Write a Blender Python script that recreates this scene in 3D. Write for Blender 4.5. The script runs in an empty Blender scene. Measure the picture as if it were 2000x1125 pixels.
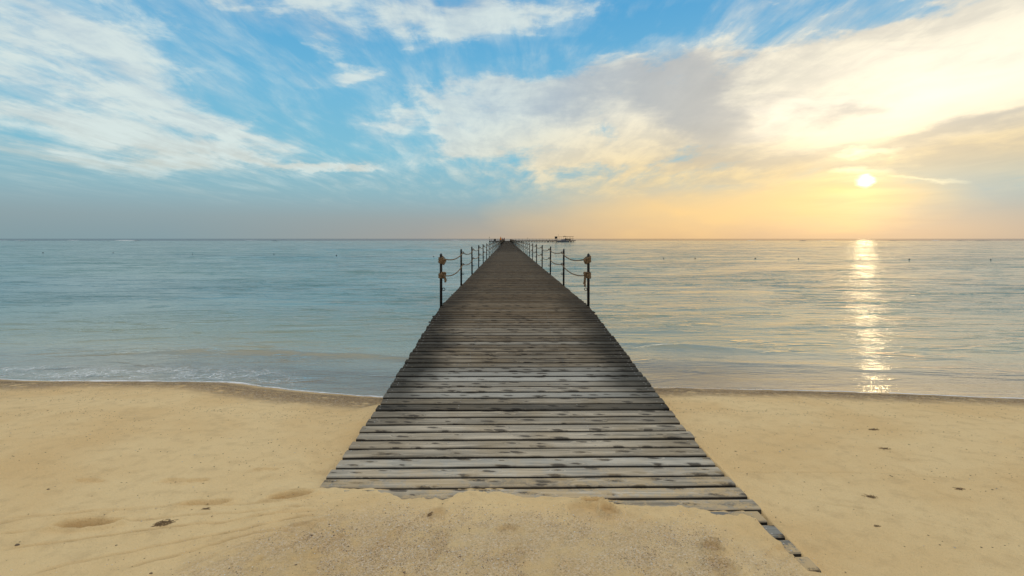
import bpy, math, random
import numpy as np
R = math.radians
random.seed(7)
rng = np.random.default_rng(7)
S = bpy.context.scene
C = S.collection
YAW = 0.0095          # the lens looks a hair to the right of the pier's own direction
F = 1000.0            # focal length in pixels of the 2000-wide photograph

# ------------------------------------------------------------------ camera
cd = bpy.data.cameras.new('camera'); cam = bpy.data.objects.new('camera', cd); C.objects.link(cam)
cam.location = (0, 0, 0); cam.rotation_euler = (R(90), 0, -YAW)
cd.sensor_width = 36; cd.lens = 18; cd.shift_y = -0.04825
cd.clip_start = .05; cd.clip_end = 60000
S.camera = cam
S.view_settings.view_transform = 'Standard'; S.view_settings.look = 'None'
S.view_settings.exposure = 0.30; S.view_settings.gamma = 1; S.view_settings.use_curve_mapping = False

SUN_AZ = math.degrees(math.atan(.690)) + math.degrees(YAW)
SUN_EL = 5.3

# ------------------------------------------------------------------ node helper
def lin(c):
    return tuple(((v/255)/12.92 if v/255 <= .04045 else ((v/255+.055)/1.055)**2.4) for v in c)
class G:
    def __init__(s, tree): s.t = tree; s.n = tree.nodes; s.l = tree.links
    def new(s, kind, **kw):
        n = s.n.new(kind)
        for k, v in kw.items(): setattr(n, k, v)
        return n
    def put(s, sock, v):
        if v is None: return
        if isinstance(v, bpy.types.NodeSocket): s.l.new(v, sock)
        elif isinstance(v, (tuple, list)):
            v = tuple(v)
            if len(sock.default_value) == 4 and len(v) == 3: v = v + (1,)
            sock.default_value = v
        else: sock.default_value = v
    def m(s, op, a, b=None, c=None, clamp=False):
        n = s.new('ShaderNodeMath', operation=op, use_clamp=clamp)
        s.put(n.inputs[0], a); s.put(n.inputs[1], b)
        if c is not None: s.put(n.inputs[2], c)
        return n.outputs[0]
    def vm(s, op, a, b=None, scale=None):
        n = s.new('ShaderNodeVectorMath', operation=op)
        s.put(n.inputs[0], a); s.put(n.inputs[1], b)
        if scale is not None: s.put(n.inputs['Scale'], scale)
        return n.outputs['Value'] if op in ('LENGTH', 'DOT_PRODUCT', 'DISTANCE') else n.outputs[0]
    def xyz(s, v):
        n = s.new('ShaderNodeSeparateXYZ'); s.put(n.inputs[0], v); return n.outputs
    def vec(s, x, y, z):
        n = s.new('ShaderNodeCombineXYZ')
        s.put(n.inputs[0], x); s.put(n.inputs[1], y); s.put(n.inputs[2], z); return n.outputs[0]
    def mr(s, v, a, b, c=0., d=1., smooth=True):
        n = s.new('ShaderNodeMapRange', interpolation_type='SMOOTHSTEP' if smooth else 'LINEAR')
        s.put(n.inputs[0], v)
        for i, q in enumerate((a, b, c, d)): s.put(n.inputs[i+1], q)
        return n.outputs[0]
    def mix(s, f, a, b, mode='MIX'):
        n = s.new('ShaderNodeMix', data_type='RGBA', blend_type=mode)
        s.put(n.inputs[0], f); s.put(n.inputs[6], a); s.put(n.inputs[7], b); return n.outputs[2]
    def noise(s, v, scale, detail=3, rough=.5, dist=0., lac=2., color=False):
        n = s.new('ShaderNodeTexNoise')
        s.put(n.inputs['Vector'], v); s.put(n.inputs['Scale'], scale); s.put(n.inputs['Detail'], detail)
        s.put(n.inputs['Roughness'], rough); s.put(n.inputs['Distortion'], dist); s.put(n.inputs['Lacunarity'], lac)
        return n.outputs['Color' if color else 'Fac']
    def voro(s, v, scale, feature='F1', out='Distance', rnd=1., dim='3D'):
        n = s.new('ShaderNodeTexVoronoi', feature=feature, voronoi_dimensions=dim)
        s.put(n.inputs['Vector'], v); s.put(n.inputs['Scale'], scale)
        if 'Randomness' in n.inputs: s.put(n.inputs['Randomness'], rnd)
        return n.outputs[out]
    def ramp(s, v, stops, interp='LINEAR'):
        n = s.new('ShaderNodeValToRGB'); s.put(n.inputs[0], v); e = n.color_ramp; e.interpolation = interp
        while len(e.elements) < len(stops): e.elements.new(.5)
        for el, (p, c) in zip(e.elements, stops): el.position = p; el.color = tuple(c)+(1,)
        return n.outputs[0]
    def blob(s, v, cx, cy, rx, ry, ang=0):
        # soft ellipse in an angular chart of the sky
        n = s.new('ShaderNodeMapping', vector_type='TEXTURE')
        s.put(n.inputs['Vector'], v)
        n.inputs['Location'].default_value = (cx, cy, 0); n.inputs['Rotation'].default_value = (0, 0, R(ang))
        n.inputs['Scale'].default_value = (rx, ry, 1)
        g = s.new('ShaderNodeTexGradient', gradient_type='SPHERICAL'); s.l.new(n.outputs[0], g.inputs[0])
        return g.outputs['Fac']

# ------------------------------------------------------------------ sky
W = bpy.data.worlds.new('World'); S.world = W; W.use_nodes = True
wt = W.node_tree; wt.nodes.clear(); g = G(wt)
tc = g.new('ShaderNodeTexCoord')
V = g.vm('NORMALIZE', tc.outputs['Generated'])
vx, vy, vz = g.xyz(V)
az = g.m('MULTIPLY', g.m('ARCTAN2', vx, vy), 180/math.pi)
el = g.m('MULTIPLY', g.m('ARCSINE', vz), 180/math.pi)
def sky_at(px, py):
    x = (px-1000)/F; a = math.degrees(math.atan(x)+YAW); e = math.degrees(math.atan((466-py)/F/math.hypot(1, x)))
    return a, e
def sky_ext(px, py, rx, ry):
    a0, e0 = sky_at(px-rx, py); a1, e1 = sky_at(px+rx, py); b0 = sky_at(px, py-ry)[1]; b1 = sky_at(px, py+ry)[1]
    return (a1-a0)/2, abs(b0-b1)/2
# warp the chart so cloud masses get torn edges
wn = g.noise(g.vec(g.m('MULTIPLY', az, .055), g.m('MULTIPLY', el, .16), 3.1), 1.0, 4, .55, 0, color=True)
wrp = g.vm('MULTIPLY', g.vm('SUBTRACT', wn, (.5, .5, .5)), (16, 6.5, 0))
chart = g.vm('ADD', g.vec(az, el, 0), wrp)
wn2 = g.noise(g.vec(g.m('MULTIPLY', az, .2), g.m('MULTIPLY', el, .5), 9.7), 1.0, 6, .62, 0, color=True)
chart2 = g.vm('ADD', chart, g.vm('MULTIPLY', g.vm('SUBTRACT', wn2, (.5, .5, .5)), (6, 3.0, 0)))
def field(lst, ch):
    acc = None
    for (px, py, rx, ry, ang, w) in lst:
        a, e = sky_at(px, py); ra, re = sky_ext(px, py, rx, ry)
        b = g.m('MULTIPLY', g.blob(ch, a, e, ra*1.25, re*1.25, ang), w)
        acc = b if acc is None else g.m('ADD', acc, b)
    return acc
CL = [  # cloud masses: px, py, rx, ry, tilt, weight
 (140, 120, 430, 190, -3, 1.0), (330, 330, 120, 28, 0, 1.5), (860, 215, 60, 24, 0, 1.2), (870, 265, 50, 18, 0, 1.3), (850, 90, 40, 18, 20, 1.2), (60, 40, 380, 120, 0, .8), (260, 255, 420, 60, -6, 1.0), (120, 300, 200, 40, -4, .6), (420, 290, 240, 35, -8, .7), (330, 325, 120, 26, -4, .7), (470, 245, 170, 22, -10, .9), (520, 300, 150, 16, -6, .9), (640, 325, 130, 9, -4, .9), (300, 200, 300, 30, -6, .6), (700, 60, 110, 26, -12, .5),
 (800, 15, 270, 62, -4, 1.7), (560, 20, 150, 60, -8, 1.2), (950, 30, 160, 60, 0, .8), (1130, 20, 120, 44, 0, 1.2), (620, 90, 60, 26, -30, .6), (650, 152, 90, 24, 6, 1.9), (600, 165, 110, 20, 3, .5),
 (730, 240, 90, 26, -4, 2.0), (690, 325, 110, 14, -4, 1.7),
 (1060, 190, 320, 70, 4, 1.2), (960, 250, 190, 60, 8, 1.0), (930, 300, 110, 34, 14, 1.3), (1130, 300, 180, 40, 2, .9), (960, 200, 130, 50, 10, .6), (1240, 110, 150, 48, 10, 1.0), (1200, 230, 330, 90, 4, 1.4), (1140, 330, 200, 40, 0, .8), (1300, 355, 340, 60, 0, 1.0), (830, 190, 110, 30, 0, .5),
 (1650, 130, 420, 110, 16, 1.7), (1850, 170, 420, 150, 12, 1.5), (1480, 220, 360, 110, 6, 1.5), (1430, 95, 120, 40, 10, 1.0), (1500, 10, 100, 24, 0, 1.1), (1900, 20, 200, 55, 14, 1.0), (1720, 300, 420, 90, 6, 1.3), (1900, 350, 320, 110, 0, 1.1), (2250, 200, 500, 300, 0, 1.3),
 # openings
 (1000, 110, 90, 36, 0, -.7), (830, 105, 140, 40, 0, -.5), (1260, 40, 190, 46, 6, -1.3), (500, 65, 90, 50, -12, -.9), (490, 150, 130, 34, -4, -.9), (640, 230, 120, 50, 0, -.9), (1780, 2, 130, 24, 12, -.9), (60, 195, 130, 26, 0, -.6), (1580, 22, 110, 24, 10, -.5), (800, 280, 80, 60, 0, -.6)]
SH = [  # grey undersides
 (1200, 165, 330, 60, 2, 1.0), (1380, 190, 130, 80, 0, .8), (1370, 290, 150, 90, 0, 1.0), (1620, 222, 130, 26, 4, .9), (1820, 265, 260, 22, 8, .9), (1940, 330, 240, 90, 0, 1.0), (1700, 330, 200, 18, 2, .8), (1560, 320, 130, 40, 0, .5),
 (560, 40, 300, 50, -5, .6), (180, 90, 200, 60, 0, .4), (1040, 225, 120, 50, 0, .5), (840, -20, 320, 40, 0, .8), (1640, 375, 160, 24, 0, .7), (1420, 330, 120, 18, 0, .5), (1900, 120, 200, 30, 12, .3)]
dens0 = field(CL, chart2); shade0 = field(SH, chart2)
# the streaky texture lives on a flat cloud sheet seen in perspective
den = g.m('ADD', g.m('MAXIMUM', vz, 0.0), .07)
P = g.vec(g.m('DIVIDE', vx, den), g.m('DIVIDE', vy, den), 0)
mp = g.new('ShaderNodeMapping', vector_type='POINT'); g.put(mp.inputs['Vector'], P)
mp.inputs['Rotation'].default_value = (0, 0, R(-8)); mp.inputs['Scale'].default_value = (1.25, .36, 1)
st = g.noise(mp.outputs[0], 2.1, 9, .60, .5)
st2 = g.noise(g.vm('ADD', mp.outputs[0], (31, 7, 2)), 4.6, 8, .62, .4)
puff = g.noise(g.vec(g.m('MULTIPLY', az, .15), g.m('MULTIPLY', el, .40), 21.), 1.0, 9, .64, .3)
front = g.mr(g.m('ABSOLUTE', az), 52, 85)                    # beyond the charted part the same cloud sheet just goes on
elev_out = g.mr(el, 26, 38)
outer = g.m('MAXIMUM', front, elev_out)
dens = g.m('ADD', g.m('MULTIPLY', dens0, g.m('SUBTRACT', 1., outer)), g.m('MULTIPLY', outer, 1.35))
tex = g.m('ADD', g.m('MULTIPLY', g.m('SUBTRACT', st, .5), 2.0), g.m('ADD', g.m('MULTIPLY', g.m('SUBTRACT', puff, .5), 1.9), g.m('MULTIPLY', g.m('SUBTRACT', st2, .5), .5)))
cover = g.mr(g.m('ADD', g.m('MULTIPLY', dens, .80), g.m('MULTIPLY', tex, 1.45)), .0, 1.30)
veil0 = g.mr(g.m('ADD', g.m('ADD', st, g.m('MULTIPLY', st2, .6)), g.m('MULTIPLY', dens, .12)), .66, 1.15)
cover = g.m('MAXIMUM', cover, g.m('MULTIPLY', veil0, .70))
cover = g.m('MULTIPLY', cover, g.mr(el, 2.5, 8.0))
shade = g.m('MULTIPLY', g.mr(g.m('ADD', g.m('ADD', shade0, g.m('MULTIPLY', g.m('SUBTRACT', g.noise(g.vm('ADD', mp.outputs[0], (3, 17, 5)), 1.2, 6, .55, .3), .5), .9)), g.m('MULTIPLY', g.m('SUBTRACT', puff, .5), -.8)), .05, .95), 1.)
# clear air by elevation
clear = g.ramp(g.m('DIVIDE', g.m('MAXIMUM', el, 0.), 60., clamp=True), [
  (0.0, lin((140, 154, 160))), (.035, lin((143, 162, 168))), (.085, lin((138, 178, 190))), (.15, lin((124, 186, 208))),
  (.26, lin((108, 178, 212))), (.40, lin((80, 160, 208))), (1.0, lin((52, 128, 190)))])
hz_az = g.ramp(g.m('DIVIDE', g.m('ADD', az, 60), 120, clamp=True), [
  (.0, lin((126, 155, 162))), (.22, lin((130, 156, 163))), (.42, lin((160, 158, 152))), (.54, lin((200, 173, 138))), (.64, lin((212, 175, 132))), (.76, lin((200, 176, 145))), (.86, lin((184, 172, 152))), (1., lin((170, 165, 152)))])
nz = g.mr(el, -1.4, 4.6, 1., 0.)
base = g.mix(g.m('MULTIPLY', nz, .92), clear, hz_az)
# warm glow round the sun and over the horizon left of it
sx, sy, sz = (math.sin(R(SUN_AZ))*math.cos(R(SUN_EL)), math.cos(R(SUN_AZ))*math.cos(R(SUN_EL)), math.sin(R(SUN_EL)))
ang = g.m('MULTIPLY', g.m('ARCCOSINE', g.m('MINIMUM', g.vm('DOT_PRODUCT', V, (sx, sy, sz)), .999999)), 180/math.pi)
ghost = lambda px, py, rx, ry, a=0, ch=None: g.blob(ch or chart, *sky_at(px, py), *sky_ext(px, py, rx, ry), a)
nearsun = g.mr(ang, 46., 4.)
warm = g.m('MULTIPLY', nearsun, g.mr(el, 24, 5))
base = g.mix(g.m('MULTIPLY', ghost(1330, 408, 460, 90), .85), base, lin((246, 206, 140)))
base = g.mix(g.m('MULTIPLY', ghost(1600, 392, 300, 70), .75), base, lin((248, 210, 136)))
ccol = g.mix(warm, lin((216, 226, 221)), lin((252, 232, 196)))
ccol = g.mix(g.mr(ang, 38, 14), ccol, lin((253, 240, 212)))
ccol = g.mix(g.m('MULTIPLY', g.mr(el, 15, 5), g.mr(ang, 50, 15)), ccol, lin((247, 215, 150)))
scol = g.mix(g.mr(ang, 46, 12), lin((158, 180, 200)), lin((186, 180, 172)))
scol = g.mix(g.mr(el, 13, 5), scol, lin((200, 182, 150)))
ccol = g.mix(g.mr(el, 27, 50), ccol, (1.24, 1.13, .95))          # overhead it is the same bright sheet as at the upper right of the picture
ccol = g.mix(g.m('MULTIPLY', front, .6), ccol, (1.12, 1.0, .86))
cc = g.mix(g.m('MULTIPLY', g.m('MULTIPLY', shade, .9), g.m('SUBTRACT', 1., outer)), ccol, scol)
tilt = g.new('ShaderNodeMapping', vector_type='POINT'); g.put(tilt.inputs['Vector'], chart); tilt.inputs['Rotation'].default_value = (0, 0, R(-7)); tilt.inputs['Scale'].default_value = (.075, .62, 1)
bars = g.noise(tilt.outputs[0], 1.0, 6, .6, .3)
barm = g.m('MULTIPLY', g.m('MULTIPLY', g.mr(bars, .50, .66), g.mr(el, 22, 9)), g.mr(g.m('ABSOLUTE', g.m('SUBTRACT', az, 36)), 26, 10))
cc = g.mix(g.m('MULTIPLY', barm, .60), cc, scol)
lit = g.mr(g.m('ADD', g.m('MULTIPLY', puff, .6), g.m('MULTIPLY', st2, .5)), .44, .66)
cc = g.mix(g.m('MULTIPLY', g.m('SUBTRACT', 1., lit), .38), cc, scol)
vw = g.m('ADD', .92, g.m('MULTIPLY', st2, .18))
cc = g.vm('SCALE', cc, scale=vw)
sky = g.mix(g.m('MULTIPLY', cover, .88), base, cc)
# brightened veil to the upper right of the sun, where the sheet is thin
veil = g.m('ADD', g.m('MULTIPLY', ghost(1800, 190, 560, 120, 12), .8), g.m('MULTIPLY', ghost(1500, 240, 220, 40, 8, chart2), .5))
sky = g.mix(g.m('MULTIPLY', veil, g.m('SUBTRACT', 1., g.m('MULTIPLY', shade, .7))), sky, (1.22, 1.10, .88))
# sun glowing through the sheet
slit = g.mr(g.noise(g.vec(g.m('MULTIPLY', az, .11), g.m('MULTIPLY', el, 1.1), 4.4), 1., 5, .55, .3), .36, .62)
glow = g.m('MULTIPLY', g.m('EXPONENT', g.m('MULTIPLY', ang, -.33)), g.m('ADD', .55, g.m('MULTIPLY', slit, .75)))
sky = g.vm('ADD', sky, g.vm('SCALE', (1.0, .78, .30), scale=g.m('MULTIPLY', glow, .29)))
glow2 = g.m('MULTIPLY', g.m('ADD', ghost(1690, 303, 90, 12, 2, chart2), g.m('ADD', g.m('MULTIPLY', ghost(1665, 340, 80, 12, 3, chart2), .9), g.m('MULTIPLY', ghost(1790, 346, 130, 7, -2, chart2), .5))), .9)
sky = g.vm('ADD', sky, g.vm('SCALE', (1.0, .85, .45), scale=g.m('MULTIPLY', glow2, .55)))
dsk = g.vm('LENGTH', g.vec(g.m('MULTIPLY', g.m('SUBTRACT', az, SUN_AZ), .85), g.m('MULTIPLY', g.m('SUBTRACT', el, SUN_EL), 1.05), 0))
dsk = g.m('ADD', dsk, g.m('MULTIPLY', g.m('SUBTRACT', g.noise(g.vec(az, g.m('MULTIPLY', el, 2.2), 0), 1.6, 3), .5), .5))
disc = g.mr(dsk, .80, .0)
sky = g.vm('ADD', sky, g.vm('SCALE', (1.0, .82, .48), scale=g.m('MULTIPLY', disc, 3.)))
# physical daylight sky under it all
ns = g.new('ShaderNodeTexSky', sky_type='NISHITA'); ns.sun_disc = False
ns.sun_elevation = R(SUN_EL); ns.sun_rotation = R(SUN_AZ); ns.air_density = 1; ns.dust_density = 1.5; ns.ozone_density = 1.5
bgA = g.new('ShaderNodeBackground'); g.put(bgA.inputs[0], ns.outputs[0]); bgA.inputs[1].default_value = .05
# the half of the sky away from the low sun is dimmer
sky = g.vm('SCALE', sky, scale=g.mr(ang, 70, 160, 1., .62))
low = g.mix(g.mr(el, 0., -4.), sky, lin((120, 130, 130)))
bgB = g.new('ShaderNodeBackground'); g.put(bgB.inputs[0], low); bgB.inputs[1].default_value = .93
ad = g.new('ShaderNodeMixShader'); ad.inputs[0].default_value = .90; wt.links.new(bgA.outputs[0], ad.inputs[1]); wt.links.new(bgB.outputs[0], ad.inputs[2])
wo = g.new('ShaderNodeOutputWorld'); wt.links.new(ad.outputs[0], wo.inputs[0])
W.cycles.sampling_method = 'MANUAL'; W.cycles.sample_map_resolution = 1024

# ------------------------------------------------------------------ sun
sd = bpy.data.lights.new('sun', 'SUN'); sd.energy = .011; sd.angle = R(1.4); sd.color = (1, .74, .40)
so = bpy.data.objects.new('sun', sd); C.objects.link(so)
so.rotation_euler = (R(90-SUN_EL), 0, math.pi - R(SUN_AZ))

# ------------------------------------------------------------------ general helpers
def smooth(a, b, x):
    t = np.clip((x-a)/(b-a), 0, 1); return t*t*(3-2*t)
def vnoise(x, y, seed=0):
    xi = np.floor(x).astype(np.int64); yi = np.floor(y).astype(np.int64); fx = x-xi; fy = y-yi
    fx = fx*fx*fx*(fx*(fx*6-15)+10); fy = fy*fy*fy*(fy*(fy*6-15)+10)
    def h(i, j):
        n = (i*374761393 + j*668265263 + seed*1442695041) & 0xffffffff
        n = ((n ^ (n >> 13))*1274126177) & 0xffffffff
        return ((n ^ (n >> 16)) & 0xffff)/65535.
    a = h(xi, yi); b = h(xi+1, yi); c = h(xi, yi+1); d = h(xi+1, yi+1)
    return (a*(1-fx)+b*fx)*(1-fy)+(c*(1-fx)+d*fx)*fy - .5
def fbm(x, y, o=4, seed=0, rough=.5):
    s = 0; a = 1; f = 1
    for k in range(o): s = s + a*vnoise(x*f+17.3*k, y*f-9.1*k, seed+k); a *= rough; f *= 2.03
    return s
def mesh_np(name, verts, faces, smooth_=False):
    me = bpy.data.meshes.new(name); verts = np.asarray(verts, 'f'); faces = np.asarray(faces, 'i'); k = faces.shape[1]
    me.vertices.add(len(verts)); me.vertices.foreach_set('co', verts.ravel())
    me.loops.add(faces.size); me.loops.foreach_set('vertex_index', faces.ravel())
    me.polygons.add(len(faces)); me.polygons.foreach_set('loop_start', np.arange(0, faces.size, k, dtype='i'))
    if smooth_: me.polygons.foreach_set('use_smooth', np.ones(len(faces), bool))
    me.update(calc_edges=True); return me
def grid_faces(nr, nc):
    i = np.arange(nr-1)[:, None]*nc + np.arange(nc-1)[None]; i = i.ravel()
    return np.stack([i, i+1, i+nc+1, i+nc], 1)
def link(name, me, m=None, parent=None, **props):
    o = bpy.data.objects.new(name, me); C.objects.link(o)
    if m and not me.materials: me.materials.append(m)
    if parent: o.parent = parent
    for k, v in props.items(): o[k] = v
    return o
def empty(name, loc, label, cat, group=None):
    o = bpy.data.objects.new(name, None); C.objects.link(o); o.location = loc; o.empty_display_size = .1
    o['label'] = label; o['category'] = cat
    if group: o['group'] = group
    return o
class MB:
    def __init__(s): s.v = []; s.f = []
    def add(s, v, f):
        n = len(s.v); s.v += [tuple(p) for p in v]; s.f += [tuple(i+n for i in q) for q in f]; return s
    def box(s, x0, x1, y0, y1, z0, z1):
        return s.add([(x, y, z) for z in (z0, z1) for x, y in ((x0, y0), (x1, y0), (x1, y1), (x0, y1))],
                     [(3, 2, 1, 0), (4, 5, 6, 7), (0, 1, 5, 4), (1, 2, 6, 5), (2, 3, 7, 6), (3, 0, 4, 7)])
    def tube(s, pts, r, n=8, cap=True):
        pts = [np.array(p, float) for p in pts]; rs = r if hasattr(r, '__len__') else [r]*len(pts)
        rings = []; t0 = pts[1]-pts[0]; u = np.cross(t0, (0, 0, 1.)) if abs(t0[2]) < .9*np.linalg.norm(t0) else np.cross(t0, (0, 1., 0)); u /= np.linalg.norm(u)
        for i, p in enumerate(pts):
            t = pts[min(i+1, len(pts)-1)]-pts[max(i-1, 0)]; t = t/(np.linalg.norm(t)+1e-9)
            u = u-t*np.dot(u, t); u /= np.linalg.norm(u)+1e-9; w = np.cross(t, u)
            rings.append([p+rs[i]*(math.cos(a)*u+math.sin(a)*w) for a in np.linspace(0, 2*math.pi, n, endpoint=False)])
        f = [(i*n+j, i*n+(j+1) % n, (i+1)*n+(j+1) % n, (i+1)*n+j) for i in range(len(pts)-1) for j in range(n)]
        if cap: f += [tuple(range(n))[::-1], tuple((len(pts)-1)*n+j for j in range(n))]
        return s.add([q for r_ in rings for q in r_], f)
    def mesh(s, name, sm=False):
        me = bpy.data.meshes.new(name); me.from_pydata(s.v, [], s.f)
        if sm: me.polygons.foreach_set('use_smooth', [True]*len(me.polygons))
        me.update(); return me
def mat(name):
    m = bpy.data.materials.new(name); m.use_nodes = True; m.node_tree.nodes.clear(); return m, G(m.node_tree)
def finish(g, bsdf):
    o = g.new('ShaderNodeOutputMaterial'); g.l.new(bsdf, o.inputs[0])
def princ(g, col, rough=.7, spec=.5, normal=None, metal=0., trans=None, ior=None):
    b = g.new('ShaderNodeBsdfPrincipled'); g.put(b.inputs['Base Color'], col); g.put(b.inputs['Roughness'], rough)
    g.put(b.inputs['Specular IOR Level'], spec); g.put(b.inputs['Metallic'], metal)
    if normal is not None: g.put(b.inputs['Normal'], normal)
    if ior: b.inputs['IOR'].default_value = ior
    return b.outputs[0]
def bump(g, h, strength, dist, normal=None):
    n = g.new('ShaderNodeBump'); g.put(n.inputs['Height'], h); g.put(n.inputs['Strength'], strength); g.put(n.inputs['Distance'], dist)
    if normal is not None: g.put(n.inputs['Normal'], normal)
    return n.outputs[0]

# ------------------------------------------------------------------ measured places
ZW = -1.90                                    # still water level
XL, XR = -1.164, 1.436                        # pier edges
XC = (XL+XR)/2
DKY = [0., 1.5, 2.37, 3.0, 3.5, 4.2, 5.0, 5.8, 6.84, 8.2, 9.06, 10]
DKZ = [-1.50, -1.51, -1.525, -1.545, -1.55, -1.525, -1.475, -1.41, -1.33, -1.235, -1.187, -1.187]
deckz = lambda y: np.interp(y, DKY, DKZ)
SHX = [-60, -16, -12, -6.92, -5.4, -4.03, -3.28, -2.46, -1.53, 0.2, 1.5, 1.96, 2.95, 3.86, 5.03, 6.03, 12, 18, 60]
SHY = [10.5, 7.7, 7.3, 6.985, 6.88, 6.83, 6.70, 6.35, 6.14, 6.25, 6.55, 6.55, 6.43, 6.33, 6.21, 6.0, 5.3, 4.9, 3.0]
def shore(x):
    y = np.interp(x, SHX, SHY)
    y = (y + np.interp(x-.25, SHX, SHY) + np.interp(x+.25, SHX, SHY))/3
    return y + .05*fbm(x*1.3, x*0+3., 3, 5) + .012*fbm(x*9, x*0+8., 2, 9)
BX = [-1.30, -1.11, -.85, -.68, -.62, -.36, -.30, -.05, .10, .45, .62, .80, 1.08, 1.16, 1.355, 1.375, 1.45]
BY = [3.20, 3.17, 3.15, 3.10, 3.035, 3.03, 3.12, 3.13, 3.05, 3.04, 2.99, 2.95, 2.93, 2.86, 2.845, 2.35, 2.3]
def ground(px, py, z=-1.53):
    d = -z*F/(py-466.); return (px-1000)*d/F + YAW*d, d - YAW*(px-1000)*d/F
def beach(x, y, detail=True):
    s = shore(x)-y
    land = .40*(1-np.exp(-np.maximum(s, 0)/1.6))
    sea = np.maximum(-.085*np.maximum(-s, 0), -.35-.012*np.maximum(-s, 0))
    sea = np.maximum(sea, -2.5)
    h = ZW + np.where(s > 0, land, sea)
    h = h + np.where(s > 0, .018*smooth(0, 1.2, s), 0)*fbm(x*.8, y*1.3, 3, 21)
    # a low berm where the coarse sand was washed up
    h = h + .018*np.exp(-((s-.55-.2*fbm(x*.5, x*0, 2, 4))/.22)**2)
    inx = smooth(-1.62, -1.18, x)*(1-smooth(1.425, 1.475, x))
    bnd = np.interp(x, BX, BY) + .030*fbm(x*6, y*0, 4, 31)*.8
    m = np.clip((bnd-y)*.22, -.075, .012) + .004*fbm(x*9, y*9, 3, 33) + .007*fbm(x*26, y*26, 3, 34)
    under = deckz(y) + m
    h = h*(1-inx) + np.minimum(under, h+.06)*inx*(y < 5.2) + h*inx*(y >= 5.2)
    right = smooth(1.44, 1.50, x)*(1-smooth(1.6, 2.6, x))*(1-smooth(3.0, 4.6, y))
    h = h - right*.05
    if detail:
        near = np.clip((6-y)/3, 0, 1)
        h = h + near*.0035*fbm(x*14, y*14, 3, 41)
        patch = smooth(0, .35, (3.02-.10*x-y) - np.abs(x-.12)*.08)*smooth(-1.3, -.85, x + (2.9-y)*.45)*(1-smooth(1.0, 1.4, x))
        h = h + patch*(.008*fbm(x*22, y*22, 3, 47) + .010*fbm(x*7, y*3.2, 2, 48))
    return h
PRINTS = [ # px, py, half length, half width (m), turn, depth
 (168, 1018, .155, .052, 12, .020), (565, 966, .13, .042, 12, .018), (400, 973, .15, .035, 13, .010), (340, 928, .10, .04, 5, .006), (385, 927, .08, .03, 5, .006),
 (520, 905, .09, .02, 5, .006), (175, 930, .10, .03, 0, .005),
 (1158, 979, .07, .045, 0, .024), (1190, 1000, .060, .045, -60, .024), (1140, 1000, .09, .08, 20, .010), (850, 1006, .055, .05, 40, .014),
 (1392, 1076, .045, .055, -30, .024), (1412, 1116, .07, .05, -40, .016), (990, 1036, .055, .025, 0, .012), (1000, 1092, .06, .06, 0, .009), (585, 1036, .08, .055, 10, .007),
 (640, 1075, .12, .05, 80, .006), (760, 1060, .14, .04, 80, .008), (855, 1075, .14, .035, 85, .008), (1260, 1030, .12, .06, 60, .006), (1520, 1090, .1, .05, 60, .005)]
LINES = [((-40, 1010), (620, 973), .0022), ((-30, 1040), (630, 985), .003), ((-20, 1075), (640, 994), .004), ((40, 1125), (640, 1004), .0035), ((230, 1112), (650, 1015), .003), ((-30, 1020), (300, 985), .002), ((330, 1125), (600, 1030), .002), ((480, 1125), (620, 1050), .0025), ((1530, 950), (2000, 1060), .0015), ((1400, 905), (1900, 930), .0012), ((1540, 1085), (1640, 1125), .003)]
def prints(x, y, h):
    for (px, py, a, b, t, dep) in PRINTS:
        cx, cy = ground(px, py); c, s_ = math.cos(R(t)), math.sin(R(t))
        k = (np.abs(x-cx) < .5) & (np.abs(y-cy) < .5)
        u = ((x-cx)*c+(y-cy)*s_)/a; v = (-(x-cx)*s_+(y-cy)*c)/b
        v = v + .25*np.sin(u*2.2)*(a > .08)
        r = np.sqrt(u*u+v*v) + .10*fbm(x*25, y*25, 2, 61)
        dep = dep*2.3
        h = h + np.where(k, -dep*(1-smooth(.74, 1.02, r)) + dep*.42*np.exp(-((r-1.18)/.16)**2), 0)
        if a > .1: h = h + np.where(k & (r < .9), .0022*np.sin((u*a)*300), 0)
    for (p, q, dep) in LINES:
        dep = dep*2.6
        ax, ay = ground(*p); bx, by = ground(*q); L = math.hypot(bx-ax, by-ay)
        t = ((x-ax)*(bx-ax)+(y-ay)*(by-ay))/L/L
        off = ((x-ax)*(by-ay)-(y-ay)*(bx-ax))/L + .05*np.sin(t*math.pi)*1.0 + .018*fbm(t*9, t*0+p[1], 3, 71)
        k = (t > 0) & (t < 1)
        h = h + np.where(k, (-dep*np.exp(-(off/.013)**2) + .6*dep*np.exp(-((off-.028)/.015)**2))*smooth(0, .1, t)*(1-smooth(.9, 1, t)), 0)
    return h
def sand_h(x, y):
    h = prints(x, y, beach(x, y))
    bur = (x > XL) & (x < 1.33) & (y < np.interp(x, BX, BY)-.10)
    return np.where(bur, np.maximum(h, deckz(y)+.006), h)

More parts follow.
